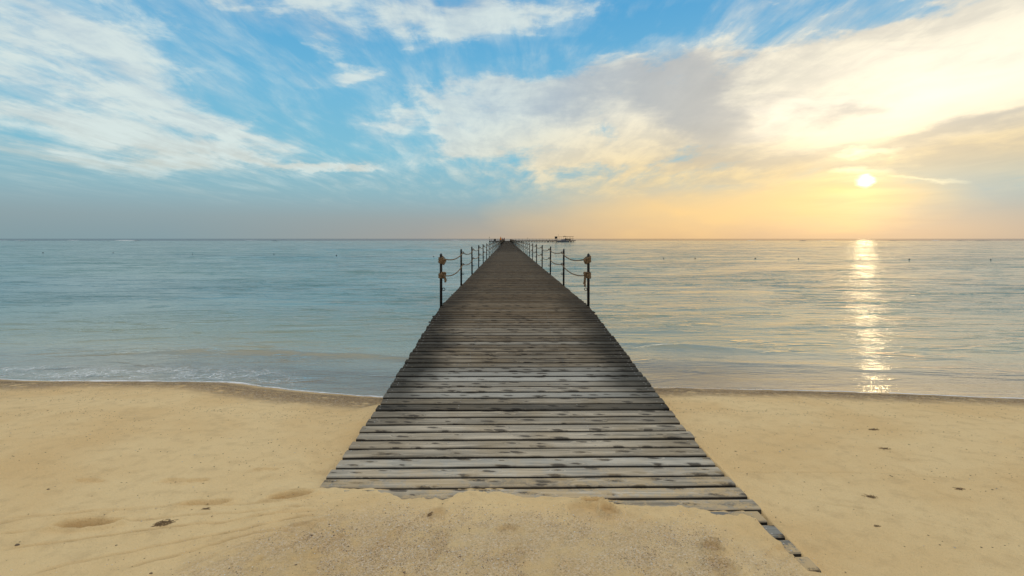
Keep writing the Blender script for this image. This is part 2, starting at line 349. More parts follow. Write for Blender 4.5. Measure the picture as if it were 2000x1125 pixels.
# ------------------------------------------------------------------ sand
def sand_material(name='sand'):
    m, g = mat(name)
    geo = g.new('ShaderNodeNewGeometry'); P = geo.outputs['Position']; x, y, z = g.xyz(P)
    at = g.new('ShaderNodeAttribute', attribute_name='zone'); wet, grav, coarse = g.xyz(at.outputs['Vector'])
    n1 = g.noise(P, 1.1, 4, .55); n2 = g.noise(P, 9, 4, .6); n3 = g.noise(P, 260, 2, .7); n4 = g.noise(P, 46, 4, .65)
    c = g.mix(g.mr(n1, .3, .7), (.80, .555, .265), (.88, .655, .345))
    c = g.mix(g.m('MULTIPLY', g.mr(n2, .45, .75), .35), c, (.53, .37, .185))
    c = g.mix(g.mr(n3, .42, .30, 0, .45), c, (.30, .21, .12))
    c = g.mix(g.mr(n3, .60, .72, 0, .4), c, (.84, .72, .50))
    # coarse washed up sand near the water
    gr = g.voro(P, 95, out='Color'); gx, gy, gz = g.xyz(gr); gd = g.voro(P, 95)
    gcol = g.ramp(gx, [(0, (.16, .10, .065)), (.22, (.34, .22, .12)), (.5, (.52, .37, .20)), (.78, (.66, .50, .32)), (.92, (.66, .60, .52)), (1., (.80, .77, .70))])
    cz = g.m('MULTIPLY', coarse, g.mr(n2, .28, .5))
    c = g.mix(g.m('MULTIPLY', cz, .85), c, g.mix(.5, gcol, (.28, .175, .085)))
    # gravelly shell sand beyond the end of the boards
    gr2 = g.voro(P, 165, out='Color'); hx, hy, hz = g.xyz(gr2); gd2 = g.voro(P, 165)
    gcol2 = g.ramp(hx, [(0, (.16, .11, .09)), (.10, (.36, .25, .17)), (.3, (.62, .43, .24)), (.62, (.76, .56, .33)), (.82, (.78, .63, .46)), (.94, (.86, .77, .66)), (1., (.9, .88, .84))])
    gm = g.m('MULTIPLY', grav, g.mr(g.noise(P, 7, 4, .6), .30, .58))
    c = g.mix(g.m('MULTIPLY', gm, .48), c, gcol2)
    # dark specks of shell and weed
    sp = g.voro(P, 26, out='Distance'); spc = g.xyz(g.voro(P, 26, out='Color'))[0]
    spk = g.m('MULTIPLY', g.mr(sp, .10, .05), g.m('MULTIPLY', g.mr(spc, .72, .9), g.mr(g.noise(P, 2.3, 3), .42, .62)))
    c = g.mix(g.m('MULTIPLY', spk, .7), c, (.16, .11, .07))
    pr = g.new('ShaderNodeAttribute', attribute_name='trodden_shade').outputs['Fac']
    c = g.mix(g.m('MULTIPLY', pr, g.mr(n4, .3, .6, .7, 1.)), c, g.vm('MULTIPLY', c, (.60, .55, .50)))      # turned-up sand, darkened as painted shade to deepen prints and drag lines
    wd = g.mix(g.mr(wet, .6, 1.), (.52, .48, .44), (.74, .68, .62))
    c = g.mix(wet, c, g.vm('MULTIPLY', c, wd))
    rough = g.mr(wet, .55, 1., .85, .05)
    hgt = g.m('ADD', g.m('MULTIPLY', n3, .5), g.m('ADD', g.m('MULTIPLY', n4, 1.6), g.m('ADD', g.m('MULTIPLY', g.m('MULTIPLY', gd2, grav), -.9), g.m('MULTIPLY', g.m('MULTIPLY', gd, coarse), -1.8))))
    hgt = g.m('MULTIPLY', hgt, g.mr(wet, .5, 1., 1., .05))
    finish(g, princ(g, c, rough, g.mr(wet, .5, 1., .2, 1.), bump(g, hgt, 1., .0065)))
    return m
SAND = sand_material()
def axis(pts):
    out = [pts[0][0]]
    for (a, sa), (b, sb) in zip(pts, pts[1:]):
        while out[-1] < b:
            t = (out[-1]-a)/(b-a); out.append(out[-1]+sa*(1-t)+sb*t)
    return np.array(out)
xs = axis([(-60, 2.), (-12, .25), (-6, .04), (-1.9, .0115), (1.9, .0115), (6, .04), (12, .25), (60, 2.)])
ys = axis([(-14, 1.2), (1.2, .05), (1.9, .0075), (3.2, .0085), (6., .022), (9, .06), (16, .4), (60, 3), (330, 12)])
X, Y = np.meshgrid(xs, ys); Z = sand_h(X, Y)
me = mesh_np('sand', np.stack([X.ravel(), Y.ravel(), Z.ravel()], 1), grid_faces(*X.shape), True)
sd_ = shore(X)-Y
sheen = np.exp(-((X-2.0)/1.0)**2)*.28 + np.exp(-((X+4.9)/1.6)**2)*.16 + .035
wet = 1-smooth(sheen*.55, sheen*1.15+.03, sd_ + .04*fbm(X*2, Y*2, 3, 81))
wet = np.maximum(wet, .38*(1-smooth(.2, .8, sd_+.25*fbm(X*.8, Y*.8, 3, 82))))
grav = smooth(0, .45, (3.05-.07*X-Y) + .12*fbm(X*3, Y*3, 3, 83))*smooth(-1.35, -.75, X + (2.95-Y)*.55 + .2*fbm(X*2, Y*2, 3, 84))*(1-smooth(.75, 1.35, X+.25*fbm(X*3, Y*3, 3, 85) + (Y-2.6)*.6))
coarse = np.exp(-((sd_-.52-.2*fbm(X*.7, X*0, 2, 86))/.42)**4) + .5*np.exp(-((X+7)/1.5)**2-((Y-5.3)/.5)**2)
at = me.attributes.new('zone', 'FLOAT_VECTOR', 'POINT')
at.data.foreach_set('vector', np.stack([wet.ravel(), grav.ravel(), np.clip(coarse, 0, 1).ravel()], 1).astype('f').ravel())
def trodden_shade(x, y):
    w = np.zeros_like(x)
    for (px, py, a, b, t, dep) in PRINTS:
        cx, cy = ground(px, py); c, s_ = math.cos(R(t)), math.sin(R(t))
        u = ((x-cx)*c+(y-cy)*s_)/a; v = (-(x-cx)*s_+(y-cy)*c)/b; v = v + .25*np.sin(u*2.2)*(a > .08)
        r = np.sqrt(u*u+v*v) + .10*fbm(x*25, y*25, 2, 61)
        w = np.maximum(w, (1-smooth(.8, 1.05, r))*min(1, (dep/.020)**1.5)*.6)
    for (p, q, dep) in LINES:
        ax, ay = ground(*p); bx, by = ground(*q); L = math.hypot(bx-ax, by-ay)
        t = ((x-ax)*(bx-ax)+(y-ay)*(by-ay))/L/L
        off = ((x-ax)*(by-ay)-(y-ay)*(bx-ax))/L + .05*np.sin(t*math.pi)*1.0 + .018*fbm(t*9, t*0+p[1], 3, 71)
        w = np.maximum(w, np.where((t > 0) & (t < 1), np.exp(-(off/.012)**2)*smooth(0, .1, t)*(1-smooth(.9, 1, t)), 0)*min(1, dep/.0035)*.8*np.clip(.6+fbm(t*14, t*0+p[1], 2, 73), 0, 1))
    return w
tr_ = np.where((np.abs(X) < 6) & (Y < 6) & (Y > 1.5), trodden_shade(X, Y), 0)
at = me.attributes.new('trodden_shade', 'FLOAT', 'POINT'); at.data.foreach_set('value', tr_.astype('f').ravel())
link('beach_sand', me, SAND, kind='structure')

# loose grit: shell grains and small pebbles lying on the sand, too many to count
def scatter(name, xy, size, material, flat=.6):
    n = len(xy); x, y = xy[:, 0], xy[:, 1]; z = sand_h(x, y)
    base = np.array([(1, 0, 0), (0, 1, 0), (-1, 0, 0), (0, -1, 0), (0, 0, .8), (0, 0, -.8)], 'f')
    a = rng.uniform(0, 2*math.pi, n); sc = size[:, None]*np.stack([rng.uniform(.7, 1.3, n), rng.uniform(.6, 1.1, n), np.full(n, flat)], 1)
    v = base[None]*sc[:, None]*rng.uniform(.75, 1.25, (n, 6, 1))
    ca, sa = np.cos(a)[:, None], np.sin(a)[:, None]
    vx_ = v[:, :, 0]*ca-v[:, :, 1]*sa; vy_ = v[:, :, 0]*sa+v[:, :, 1]*ca
    verts = np.stack([vx_+x[:, None], vy_+y[:, None], v[:, :, 2]+(z+size*.15)[:, None]], 2).reshape(-1, 3)
    t = np.array([(0, 1, 4), (1, 2, 4), (2, 3, 4), (3, 0, 4), (1, 0, 5), (2, 1, 5), (3, 2, 5), (0, 3, 5)])
    f = (np.arange(n)[:, None, None]*6 + t[None]).reshape(-1, 3)
    me = mesh_np(name, verts, f, False)
    return link(name, me, material, kind='stuff')
def grit_material(name, stops):
    m, g = mat(name); geo = g.new('ShaderNodeNewGeometry')
    finish(g, princ(g, g.ramp(geo.outputs['Random Per Island'], stops), .6, .4)); return m
GRIT = grit_material('shell_grit', [(0, (.12, .08, .06)), (.12, (.32, .21, .14)), (.35, (.60, .44, .26)), (.7, (.76, .60, .40)), (.88, (.80, .72, .62)), (1, (.92, .9, .86))])
DEBR = grit_material('dark_debris', [(0, (.08, .055, .03)), (.5, (.22, .15, .08)), (.85, (.32, .23, .13)), (1, (.6, .55, .5))])
def off_deck(p): return ~((p[:, 0] > XL-.01) & (p[:, 0] < XR+.01) & (p[:, 1] > np.interp(p[:, 0], BX, BY)-.06))
p = np.stack([rng.uniform(-2.3, 1.6, 60000), rng.uniform(2.1, 3.15, 60000)], 1)
gk = smooth(0, .45, (3.05-.07*p[:, 0]-p[:, 1]))*smooth(-1.35, -.75, p[:, 0]+(2.95-p[:, 1])*.55)*(1-smooth(.75, 1.35, p[:, 0]+(p[:, 1]-2.6)*.6))
gk *= smooth(-.25, .35, fbm(p[:, 0]*5, p[:, 1]*5, 3, 91)); p = p[(rng.uniform(0, 1, len(p)) < gk+.02) & off_deck(p)]
scatter('shell_grit', p, rng.uniform(.0016, .0038, len(p))*(1+(rng.uniform(0, 1, len(p)) > .97)*.9), GRIT)
n = 27000; px_ = rng.uniform(-9, 9, n); sdist = np.abs(rng.normal(0, 1, n))
band = rng.choice([.50, .62, 1.15, 1.6, 2.2, 2.6, 3.1], n, p=[.42, .28, .08, .08, .07, .04, .03])
wob = .16*fbm(px_*.7, band*9, 3, 95)
py_ = shore(px_)-band-wob-rng.normal(0, 1, n)*np.where(band < .6, .10, np.where(band < .7, .02, .09))
p = np.stack([px_, py_], 1); keep = (py_ < shore(px_)-.12) & (py_ > 2.0) & off_deck(p) & (rng.uniform(0, 1, n) < .25+1.2*np.clip(fbm(px_*1.1, py_*2.5, 3, 97)+.2, 0, 1)); p = p[keep]
scatter('beach_debris', p, rng.uniform(.002, .0065, len(p))*np.where(rng.uniform(0, 1, len(p)) > .985, 1.7, 1), DEBR, .4)
p = np.stack([rng.uniform(-7, 6, 1300), rng.uniform(2.2, 6, 1300)], 1); p = p[off_deck(p) & (p[:, 1] < shore(p[:, 0])-.4)]
scatter('scattered_debris', p, rng.uniform(.002, .006, len(p)), DEBR, .4)

# ------------------------------------------------------------------ water
def water_h(x, y):
    d = y - shore(x)
    amp = smooth(0, 3.5, d)
    calm = 1/(1+np.maximum(d, 0)/90)
    w = .020*fbm(x*.33, y*.62+.3*fbm(x*.2, y*.2, 2, 3), 3, 101) + .022*fbm(x*.10, y*.22, 2, 105)
    w = w + .010*fbm(x*1.1, y*2.0, 2, 111)*calm
    # the low swells coming in just before the beach
    for (cx, wx, yo, a, sg) in ((-3.9, 2.6, 1.75, .12, .17), (-2.2, 1.3, 1.05, .035, .12), (3.2, 1.5, 2.5, .060, .22), (4.4, 1.7, 1.25, .045, .14), (2.1, .8, .55, .020, .10)):
        yy = d - yo - .12*(x-cx)*(.5 if cx < 0 else -.5) - .3*fbm(x*.9, x*0+yo, 2, 120)
        w = w + a*np.exp(-((x-cx)/wx)**2)*np.exp(-(yy/sg)**2)*(1+.5*fbm(x*3, y*3, 2, 122))
    for (yo, a, s0) in ((16, .05, .55), (27, .06, .8), (44, .09, 1.2), (80, .12, 1.6)):
        yy = d - yo - 1.8*fbm(x*.05, x*0+yo, 3, 130)
        w = w + a*np.maximum(0, fbm(x*.045, x*0+yo, 3, 133)*3)*np.exp(-(yy/s0)**2)
    return ZW + w*amp
us = np.linspace(-1.5, 1.5, 620); us = us*(.55+.45*(np.abs(us)/1.5)**1.2)
ds = [4.3]
while ds[-1] < 420: ds.append(ds[-1]*1.0052)
while ds[-1] < 45000: ds.append(ds[-1]*1.05)
ds = np.array(ds); U, D = np.meshgrid(us, ds)
X = U*(D+22)*1.15; Y = D.copy()
Zw = water_h(X, Y); Zw = np.where(Y > 400, ZW, Zw)
me = mesh_np('sea', np.stack([X.ravel(), Y.ravel(), Zw.ravel()], 1), grid_faces(*X.shape), True)
at = me.attributes.new('off', 'FLOAT', 'POINT'); at.data.foreach_set('value', (Y-shore(X)).astype('f').ravel())
m, g = mat('sea_water')
geo = g.new('ShaderNodeNewGeometry'); Pw = geo.outputs['Position']; x, y, z = g.xyz(Pw)
a = g.new('ShaderNodeAttribute', attribute_name='off'); off = a.outputs['Fac']
nw = g.noise(g.vec(g.m('MULTIPLY', x, .35), g.m('MULTIPLY', y, .5), 0), 1., 3, .5)
offn = g.m('ADD', off, g.m('MULTIPLY', g.m('SUBTRACT', nw, .5), 1.2))
murk = g.mr(offn, -.2, 2.6, .12, .97)
body = g.ramp(g.m('DIVIDE', off, 12., clamp=True), [(0, (.46, .36, .23)), (.10, (.42, .38, .26)), (.25, (.28, .31, .22)), (.6, (.13, .23, .195)), (1., (.085, .21, .20))])
patch = g.mr(g.noise(g.vec(g.m('MULTIPLY', x, .03), g.m('MULTIPLY', y, .06), 2.), 1., 4, .55), .4, .65)
body = g.mix(g.m('MULTIPLY', patch, g.mr(off, 3, 12, 0, .6)), body, (.04, .14, .17))
deep = g.mr(g.m('ADD', y, g.m('MULTIPLY', g.noise(g.vec(g.m('MULTIPLY', x, .004), 0, 0), 1., 2), 200)), 480, 640)
body = g.mix(deep, body, (.012, .045, .11))
# ripples: three sizes, the finer ones dying out with distance
rx = lambda sx_, sy_, o: g.vec(g.m('MULTIPLY', x, sx_), g.m('MULTIPLY', y, sy_), o)
r1 = g.noise(rx(1.6, 5.0, 0), 1., 4, .55, .6)
r2 = g.noise(rx(6, 16, 3.), 1., 3, .55, .4)
r3 = g.noise(rx(.28, 1.2, 6.), 1., 4, .6, .5)
r4 = g.noise(rx(.05, .33, 8.), 1., 5, .6, .4)
gust = g.mr(g.noise(rx(.10, .22, 12.), 1., 3, .5, .6), .35, .65, .45, 1.25)
near = g.mr(y, 6, 60, 1., 0.); mid = g.mr(y, 30, 260, 1., .25)
shl = g.mr(off, 0., 2.5, .35, 1.)
h = g.m('ADD', g.m('MULTIPLY', g.m('MULTIPLY', r1, .066), g.m('MULTIPLY', mid, shl)), g.m('MULTIPLY', g.m('MULTIPLY', r2, .018), near))
h = g.m('MULTIPLY', g.m('ADD', h, g.m('MULTIPLY', g.m('MULTIPLY', r3, .085), shl)), gust)
h = g.m('ADD', h, g.m('MULTIPLY', r4, .18))
for (sx_, sy_, o_, lo, hi, a_, d0, d1, d2, d3) in ((.55, 2.2, 21., .54, .74, .085, 5, 9, 60, 120), (.22, .95, 24., .55, .74, .18, 9, 20, 120, 240), (.07, .34, 27., .55, .72, .34, 25, 50, 260, 500), (.02, .11, 31., .55, .72, .8, 70, 120, 700, 1200)):
    w_ = g.mr(g.noise(rx(sx_, sy_, o_), 1., 3, .55, .8), lo, hi)
    w_ = g.m('MULTIPLY', w_, g.m('MULTIPLY', g.mr(y, d0, d1), g.mr(y, d2, d3, 1., 0.)))
    h = g.m('ADD', h, g.m('MULTIPLY', g.m('MULTIPLY', w_, a_), gust))
N = bump(g, h, .62, 1.0)
fr = g.new('ShaderNodeFresnel'); fr.inputs[0].default_value = 1.5; g.put(fr.inputs['Normal'], N)
dif = g.new('ShaderNodeBsdfDiffuse'); g.put(dif.inputs[0], body)
tr = g.new('ShaderNodeBsdfTransparent'); g.put(tr.inputs[0], (.93, .97, .94))
m1 = g.new('ShaderNodeMixShader'); g.put(m1.inputs[0], murk); g.l.new(tr.outputs[0], m1.inputs[1]); g.l.new(dif.outputs[0], m1.inputs[2])
gl = g.new('ShaderNodeBsdfGlossy'); gl.distribution = 'BECKMANN'; g.put(gl.inputs['Roughness'], g.mr(y, 6, 200, .03, .07)); g.put(gl.inputs['Normal'], N); g.put(gl.inputs[0], (1, 1, 1))
m2 = g.new('ShaderNodeMixShader'); g.put(m2.inputs[0], g.m('MULTIPLY', fr.outputs[0], g.mr(deep, 0, 1, .97, .70))); g.l.new(m1.outputs[0], m2.inputs[1]); g.l.new(gl.outputs[0], m2.inputs[2])
# foam lace on the spent wave at the left and along the water's edge
fw = g.vm('ADD', Pw, g.vm('MULTIPLY', g.vm('SUBTRACT', g.noise(Pw, 2.5, 3, .6, color=True), (.5, .5, .5)), (.5, .35, 0)))
fv = g.voro(g.vm('MULTIPLY', fw, (4.6, 13, 1)), 1., 'DISTANCE_TO_EDGE', dim='2D')
fv2 = g.voro(g.vm('MULTIPLY', fw, (9, 22, 1)), 1., 'DISTANCE_TO_EDGE', dim='2D')
lace = g.m('MAXIMUM', g.mr(fv, .085, .02), g.m('MULTIPLY', g.mr(fv2, .09, .02), .6))
zone = g.m('MULTIPLY', g.mr(off, .05, .2), g.mr(off, .95, .45)); zone = g.m('MULTIPLY', zone, g.mr(x, -2.3, -3.9))
zone = g.m('MULTIPLY', zone, g.mr(g.noise(Pw, 3.5, 4, .65), .38, .60))
zr = g.m('MULTIPLY', g.m('MULTIPLY', g.mr(off, .1, .25), g.mr(off, .6, .35)), g.m('MULTIPLY', g.mr(g.m('ABSOLUTE', g.m('SUBTRACT', x, 2.4)), 1.0, .3), .45))
edge = g.m('MULTIPLY', g.mr(off, .045, .012), g.mr(g.noise(Pw, 5, 3, .6), .30, .52))
edge = g.m('MULTIPLY', edge, g.mr(g.m('ABSOLUTE', g.m('SUBTRACT', x, 2.2)), .5, 1.5, .2, 1.))
foam = g.m('MINIMUM', g.m('ADD', g.m('MULTIPLY', lace, zone), edge), .9)
fd = g.new('ShaderNodeBsdfDiffuse'); g.put(fd.inputs[0], (.82, .84, .85))
m3 = g.new('ShaderNodeMixShader'); g.put(m3.inputs[0], foam); g.l.new(m2.outputs[0], m3.inputs[1]); g.l.new(fd.outputs[0], m3.inputs[2])
finish(g, m3.outputs[0])
link('sea', me, m, kind='structure')

# raised rim of foam right at the water's edge
FOAM, g = mat('sea_foam'); geo = g.new('ShaderNodeNewGeometry')
finish(g, princ(g, g.mix(g.noise(geo.outputs['Position'], 40, 3), (.70, .74, .78), (.88, .89, .9)), .7, .3))
fx = np.arange(-16, 16, .012); fy = shore(fx)+.012
wdt = .013*np.clip(fbm(fx*2.2, fx*0, 3, 141)*2.2+.55, 0, 1.6)*(1-.92*np.exp(-((fx-2.3)/1.2)**4))*(1-.6*smooth(2, 4, fx))*(1+.9*np.exp(-((fx+2.)/.9)**2))
keep = (wdt > .0015)
rows = []
for k, (o_, hh) in enumerate(((-1, .0), (-.4, .7), (.4, .7), (1, 0.))):
    rows.append(np.stack([fx, fy+o_*wdt*(1+.5*fbm(fx*30, fx*0+k, 2, 142)), ZW+.002+hh*wdt*.6], 1))
V_ = np.stack(rows, 0); ff = grid_faces(4, len(fx)); cidx = ff[:, 0] % len(fx); ff = ff[keep[cidx] & keep[np.minimum(cidx+1, len(fx)-1)]]
link('foam_edge', mesh_np('foam_edge', V_.reshape(-1, 3), ff, True), FOAM, kind='stuff')

# breakers on the reef far out
mb = MB()
def breaker(x0, x1, y0, h):
    n = max(4, int((x1-x0)/3)); xs_ = np.linspace(x0, x1, n); yy = y0+8*fbm(xs_*.02, xs_*0, 2, 150); hh = .6*h*np.clip(.2+1.8*fbm(xs_*.06, xs_*0+y0, 3, 151), .02, 1)*np.sin(np.linspace(0, math.pi, n))**.5
    v = []
    for i in range(n): v += [(xs_[i], yy[i]-1.6, ZW-.02), (xs_[i], yy[i]-.3, ZW+hh[i]), (xs_[i], yy[i]+1.5, ZW+.5*hh[i]), (xs_[i], yy[i]+3, ZW-.02)]
    mb.add(v, [(i*4+k, i*4+4+k, i*4+5+k, i*4+1+k) for i in range(n-1) for k in range(3)])
def far_x(px, y): return ((px-1000)/F+YAW)*y
for (a_, b_, yy, h) in ((135, 165, 560, .5), (232, 272, 520, .75), (40, 62, 560, .35), (0, 30, 580, .4), (350, 380, 560, .35), (480, 510, 580, .4), (700, 730, 570, .3), (880, 900, 590, .35), (1425, 1440, 540, .5), (1460, 1480, 520, .6), (1515, 1530, 560, .4), (1590, 1640, 560, .35), (1660, 1720, 600, .3), (1830, 1850, 560, .5)):
    breaker(far_x(a_, yy), far_x(b_, yy), yy, h)
link('reef_breakers', mb.mesh('reef_breakers', True), FOAM, kind='stuff')
ROCK, g = mat('wet_reef_rock'); geo = g.new('ShaderNodeNewGeometry')
finish(g, princ(g, g.mix(g.noise(geo.outputs['Position'], 1.5, 3), (.015, .025, .03), (.05, .06, .055)), .5, .4))
mb = MB()
def reef(px0, px1, y0, h):
    x0, x1 = far_x(px0, y0), far_x(px1, y0); n = max(6, int((x1-x0)/1.5)); xs_ = np.linspace(x0, x1, n)
    hh = h*np.clip(.3+1.8*fbm(xs_*.12, xs_*0+y0, 4, 160), .0, 1.2)*np.sin(np.linspace(0, math.pi, n))
    v = []
    for i in range(n): v += [(xs_[i], y0-2.5, ZW-.1), (xs_[i], y0-.8, ZW-.05+hh[i]), (xs_[i], y0+1, ZW-.05+.8*hh[i]), (xs_[i], y0+3, ZW-.1)]
    mb.add(v, [(i*4+k, i*4+4+k, i*4+5+k, i*4+1+k) for i in range(n-1) for k in range(3)])
for q in ((265, 280, 430, .35), (470, 515, 420, .4), (532, 548, 420, .35), (880, 905, 440, .3), (1236, 1282, 420, .4), (1338, 1360, 430, .25), (1556, 1580, 400, .45), (1733, 1780, 410, .3), (1795, 1830, 410, .35), (1838, 1950, 410, .35), (40, 70, 430, .25), (700, 745, 445, .25), (830, 850, 440, .25)): reef(*q)
link('reef', mb.mesh('reef', True), ROCK, kind='structure')

# ------------------------------------------------------------------ pier
def wood_material(name, dusty=True):
    m, g = mat(name)
    oi = g.new('ShaderNodeObjectInfo'); tcn = g.new('ShaderNodeTexCoord'); geo = g.new('ShaderNodeNewGeometry')
    Pw = geo.outputs['Position']; wx, wy, wz = g.xyz(Pw)
    rnd = oi.outputs['Random']; tone, wetn, dust = g.xyz(oi.outputs['Color'])
    o = g.vm('ADD', tcn.outputs['Object'], g.vec(g.m('MULTIPLY', rnd, 37.), g.m('MULTIPLY', rnd, 11.3), g.m('MULTIPLY', rnd, 5.)))
    ox, oy, oz = g.xyz(o)
    # knots: sparse cells, drawn out a little along the board and leaning over
    lean = g.vec(g.m('ADD', ox, g.m('MULTIPLY', oy, .9)), g.m('MULTIPLY', oy, 1.5), 0)
    kw = g.vm('ADD', lean, g.vm('MULTIPLY', g.vm('SUBTRACT', g.noise(o, 16, 3, .6, color=True), (.5, .5, .5)), (.07, .04, 0)))
    kv = g.vm('MULTIPLY', kw, (1., 1.9, 0))
    kd = g.voro(kv, 5.2, dim='2D'); kc = g.xyz(g.voro(kv, 5.2, out='Color', dim='2D'))
    ksize = g.m('ADD', .11, g.m('MULTIPLY', kc[0], .24))
    kn = g.m('MULTIPLY', g.mr(g.m('DIVIDE', kd, ksize), 1.05, .55), g.mr(kc[1], .34, .42))
    ring = g.m('ADD', .62, g.m('MULTIPLY', g.m('SINE', g.m('MULTIPLY', kd, 190.)), .38))
    halo = g.m('MULTIPLY', g.mr(g.m('DIVIDE', kd, ksize), 2.2, .8), g.mr(kc[1], .34, .42))
    gv = g.vec(g.m('MULTIPLY', ox, 1.1), g.m('ADD', g.m('MULTIPLY', oy, 26.), g.m('MULTIPLY', halo, 1.6)), g.m('MULTIPLY', oz, 5.))
    gr = g.noise(gv, 1., 5, .62, .6); gf = g.noise(g.vec(g.m('MULTIPLY', ox, 5), g.m('MULTIPLY', oy, 130.), 0), 1., 3, .6)
    bl = g.noise(o, 2.1, 4, .6)
    c = g.mix(g.mr(gr, .32, .68), (.21, .19, .155), (.60, .52, .40))
    c = g.mix(g.m('MULTIPLY', g.mr(bl, .42, .66), .55), c, (.36, .28, .175))                       # tan where the grey has worn
    c = g.mix(g.m('MULTIPLY', g.mr(rnd, .35, .9), .75), c, g.mix(gf, (.40, .41, .39), (.74, .74, .68)))
    c = g.mix(g.mr(gf, .44, .30, 0, .5), c, (.08, .065, .05))
    c = g.mix(g.m('MULTIPLY', kn, .86), c, g.mix(ring, (.018, .019, .02), (.12, .105, .085)))
    c = g.mix(g.m('MULTIPLY', halo, .18), c, (.09, .06, .035))
    # grime along both long edges of the board
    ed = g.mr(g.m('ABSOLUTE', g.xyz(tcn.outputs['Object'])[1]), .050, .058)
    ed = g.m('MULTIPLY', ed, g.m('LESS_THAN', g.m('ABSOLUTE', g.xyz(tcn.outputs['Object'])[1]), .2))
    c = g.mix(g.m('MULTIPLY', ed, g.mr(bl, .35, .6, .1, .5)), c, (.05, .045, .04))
    # algae stain on the two sides of the walkway over the swash
    side = g.m('ABSOLUTE', g.m('SUBTRACT', wx, XC))
    sn = g.noise(Pw, 1.3, 4, .6)
    stn = g.m('MULTIPLY', g.mr(g.m('ADD', side, g.m('MULTIPLY', g.m('SUBTRACT', sn, .5), .9)), .62, 1.25), wetn)
    stn = g.m('MINIMUM', g.m('ADD', stn, g.m('MULTIPLY', wetn, .10)), 1.)
    c = g.mix(g.m('MULTIPLY', stn, .86), c, (.028, .027, .022))
    lich = g.m('MULTIPLY', g.m('MULTIPLY', g.mr(g.noise(Pw, 34, 4, .7), .60, .68), g.mr(side, .75, 1.1)), wetn)
    c = g.mix(g.m('MULTIPLY', lich, .6), c, (.30, .29, .20))
    c = g.mix(g.mr(g.xyz(geo.outputs['Normal'])[2], .55, .15, 0, .85), c, (.022, .019, .016))      # shadow of the gaps painted near black onto the sawn sides
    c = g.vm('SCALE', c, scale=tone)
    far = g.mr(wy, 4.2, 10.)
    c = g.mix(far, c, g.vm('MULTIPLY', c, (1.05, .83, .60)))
    # blown sand
    dn = g.noise(Pw, 5.5, 5, .68); ob = g.m('MULTIPLY', dust, g.mr(g.m('ADD', dn, g.m('MULTIPLY', g.noise(Pw, 70, 2, .7), .3)), .58, .72))
    nz_ = g.xyz(geo.outputs['Normal'])[2]; ob = g.m('MULTIPLY', ob, g.mr(nz_, .6, .9))
    c = g.mix(g.m('MULTIPLY', ob, .92), c, g.mix(g.noise(Pw, 200, 2, .7), (.48, .34, .17), (.72, .54, .31)))
    hh = g.m('ADD', g.m('MULTIPLY', gr, .7), g.m('ADD', g.m('MULTIPLY', gf, .35), g.m('MULTIPLY', kn, -.5)))
    finish(g, princ(g, c, .86, .18, bump(g, hh, .7, .003)))
    return m
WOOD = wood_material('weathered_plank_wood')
DARKW, g = mat('dark_beam_wood'); geo = g.new('ShaderNodeNewGeometry')
finish(g, princ(g, g.mix(g.noise(geo.outputs['Position'], 6, 4, .6), (.02, .018, .015), (.055, .045, .035)), .85, .2))
METAL, g = mat('black_painted_metal'); geo = g.new('ShaderNodeNewGeometry')
finish(g, princ(g, g.mix(g.mr(g.noise(geo.outputs['Position'], 30, 4, .6), .55, .7), (.012, .012, .013), (.05, .03, .02)), .45, .4))
STEEL, g = mat('galvanised_screw'); finish(g, princ(g, (.45, .43, .40), .4, .5, metal=.8))
def rope_material(name, c0, c1):
    m, g = mat(name); tcn = g.new('ShaderNodeTexCoord'); geo = g.new('ShaderNodeNewGeometry'); P_ = geo.outputs['Position']; x, y, z = g.xyz(P_)
    tw = g.new('ShaderNodeTexWave', wave_type='BANDS', bands_direction='DIAGONAL'); g.put(tw.inputs['Vector'], P_); tw.inputs['Scale'].default_value = 26; tw.inputs['Distortion'].default_value = 1.5
    n_ = g.noise(P_, 60, 3, .6)
    finish(g, princ(g, g.mix(g.m('MULTIPLY', g.m('ADD', tw.outputs['Fac'], n_), .5), c0, c1), .9, .1, bump(g, tw.outputs['Fac'], .8, .004))); return m
ROPE = rope_material('hemp_rope', (.10, .065, .038), (.33, .225, .13))

pier = empty('pier', (XC, 9, -1.187), 'long dark timber boardwalk pier running from the sand out to sea', 'pier')
INV = (-XC, -9, 1.187)
def pl(o, loc): o.location = (loc[0]+INV[0], loc[1]+INV[1], loc[2]+INV[2])
BW, TH, PITCH = .115, .045, .1464
def plank_mesh(k):
    r = random.Random(k); n = 16; L = XR-XL; v = []; hw = BW/2
    e0 = [r.uniform(-.0025, .0025) for _ in range(n)]; e1 = [r.uniform(-.0025, .0025) for _ in range(n)]
    l0 = -L/2-r.uniform(-.006, .008); l1 = L/2+r.uniform(-.008, .008); bow = r.uniform(-.003, .003)
    for i in range(n):
        t = i/(n-1); x = l0+(l1-l0)*t; zz = r.uniform(-.0008, .0008)+bow*math.sin(t*math.pi)
        ea, eb = e0[i]*.7, e1[i]*.7
        if i in (0, n-1): x += r.uniform(-.003, .003)
        prof = [(-hw+ea, -TH), (-hw+ea, -.007), (-hw+.006+ea, -.0012), (-hw+.020+ea, 0), (hw-.020+eb, 0), (hw-.006+eb, -.0012), (hw+eb, -.007), (hw+eb, -TH)]
        v += [(x, y, z+zz) for y, z in prof]
    f = [(i*8+j, i*8+(j+1) % 8, i*8+8+(j+1) % 8, i*8+8+j) for i in range(n-1) for j in range(8)]
    f = [q[::-1] for q in f]
    f += [tuple(range(8)), tuple((n-1)*8+j for j in range(8))[::-1]]
    mb = MB(); mb.add(v, f); me = mb.mesh('plank'); 
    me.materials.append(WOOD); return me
PM = [plank_mesh(k) for k in range(14)]
y = 2.38; i = 0; screws = MB(); ply = []
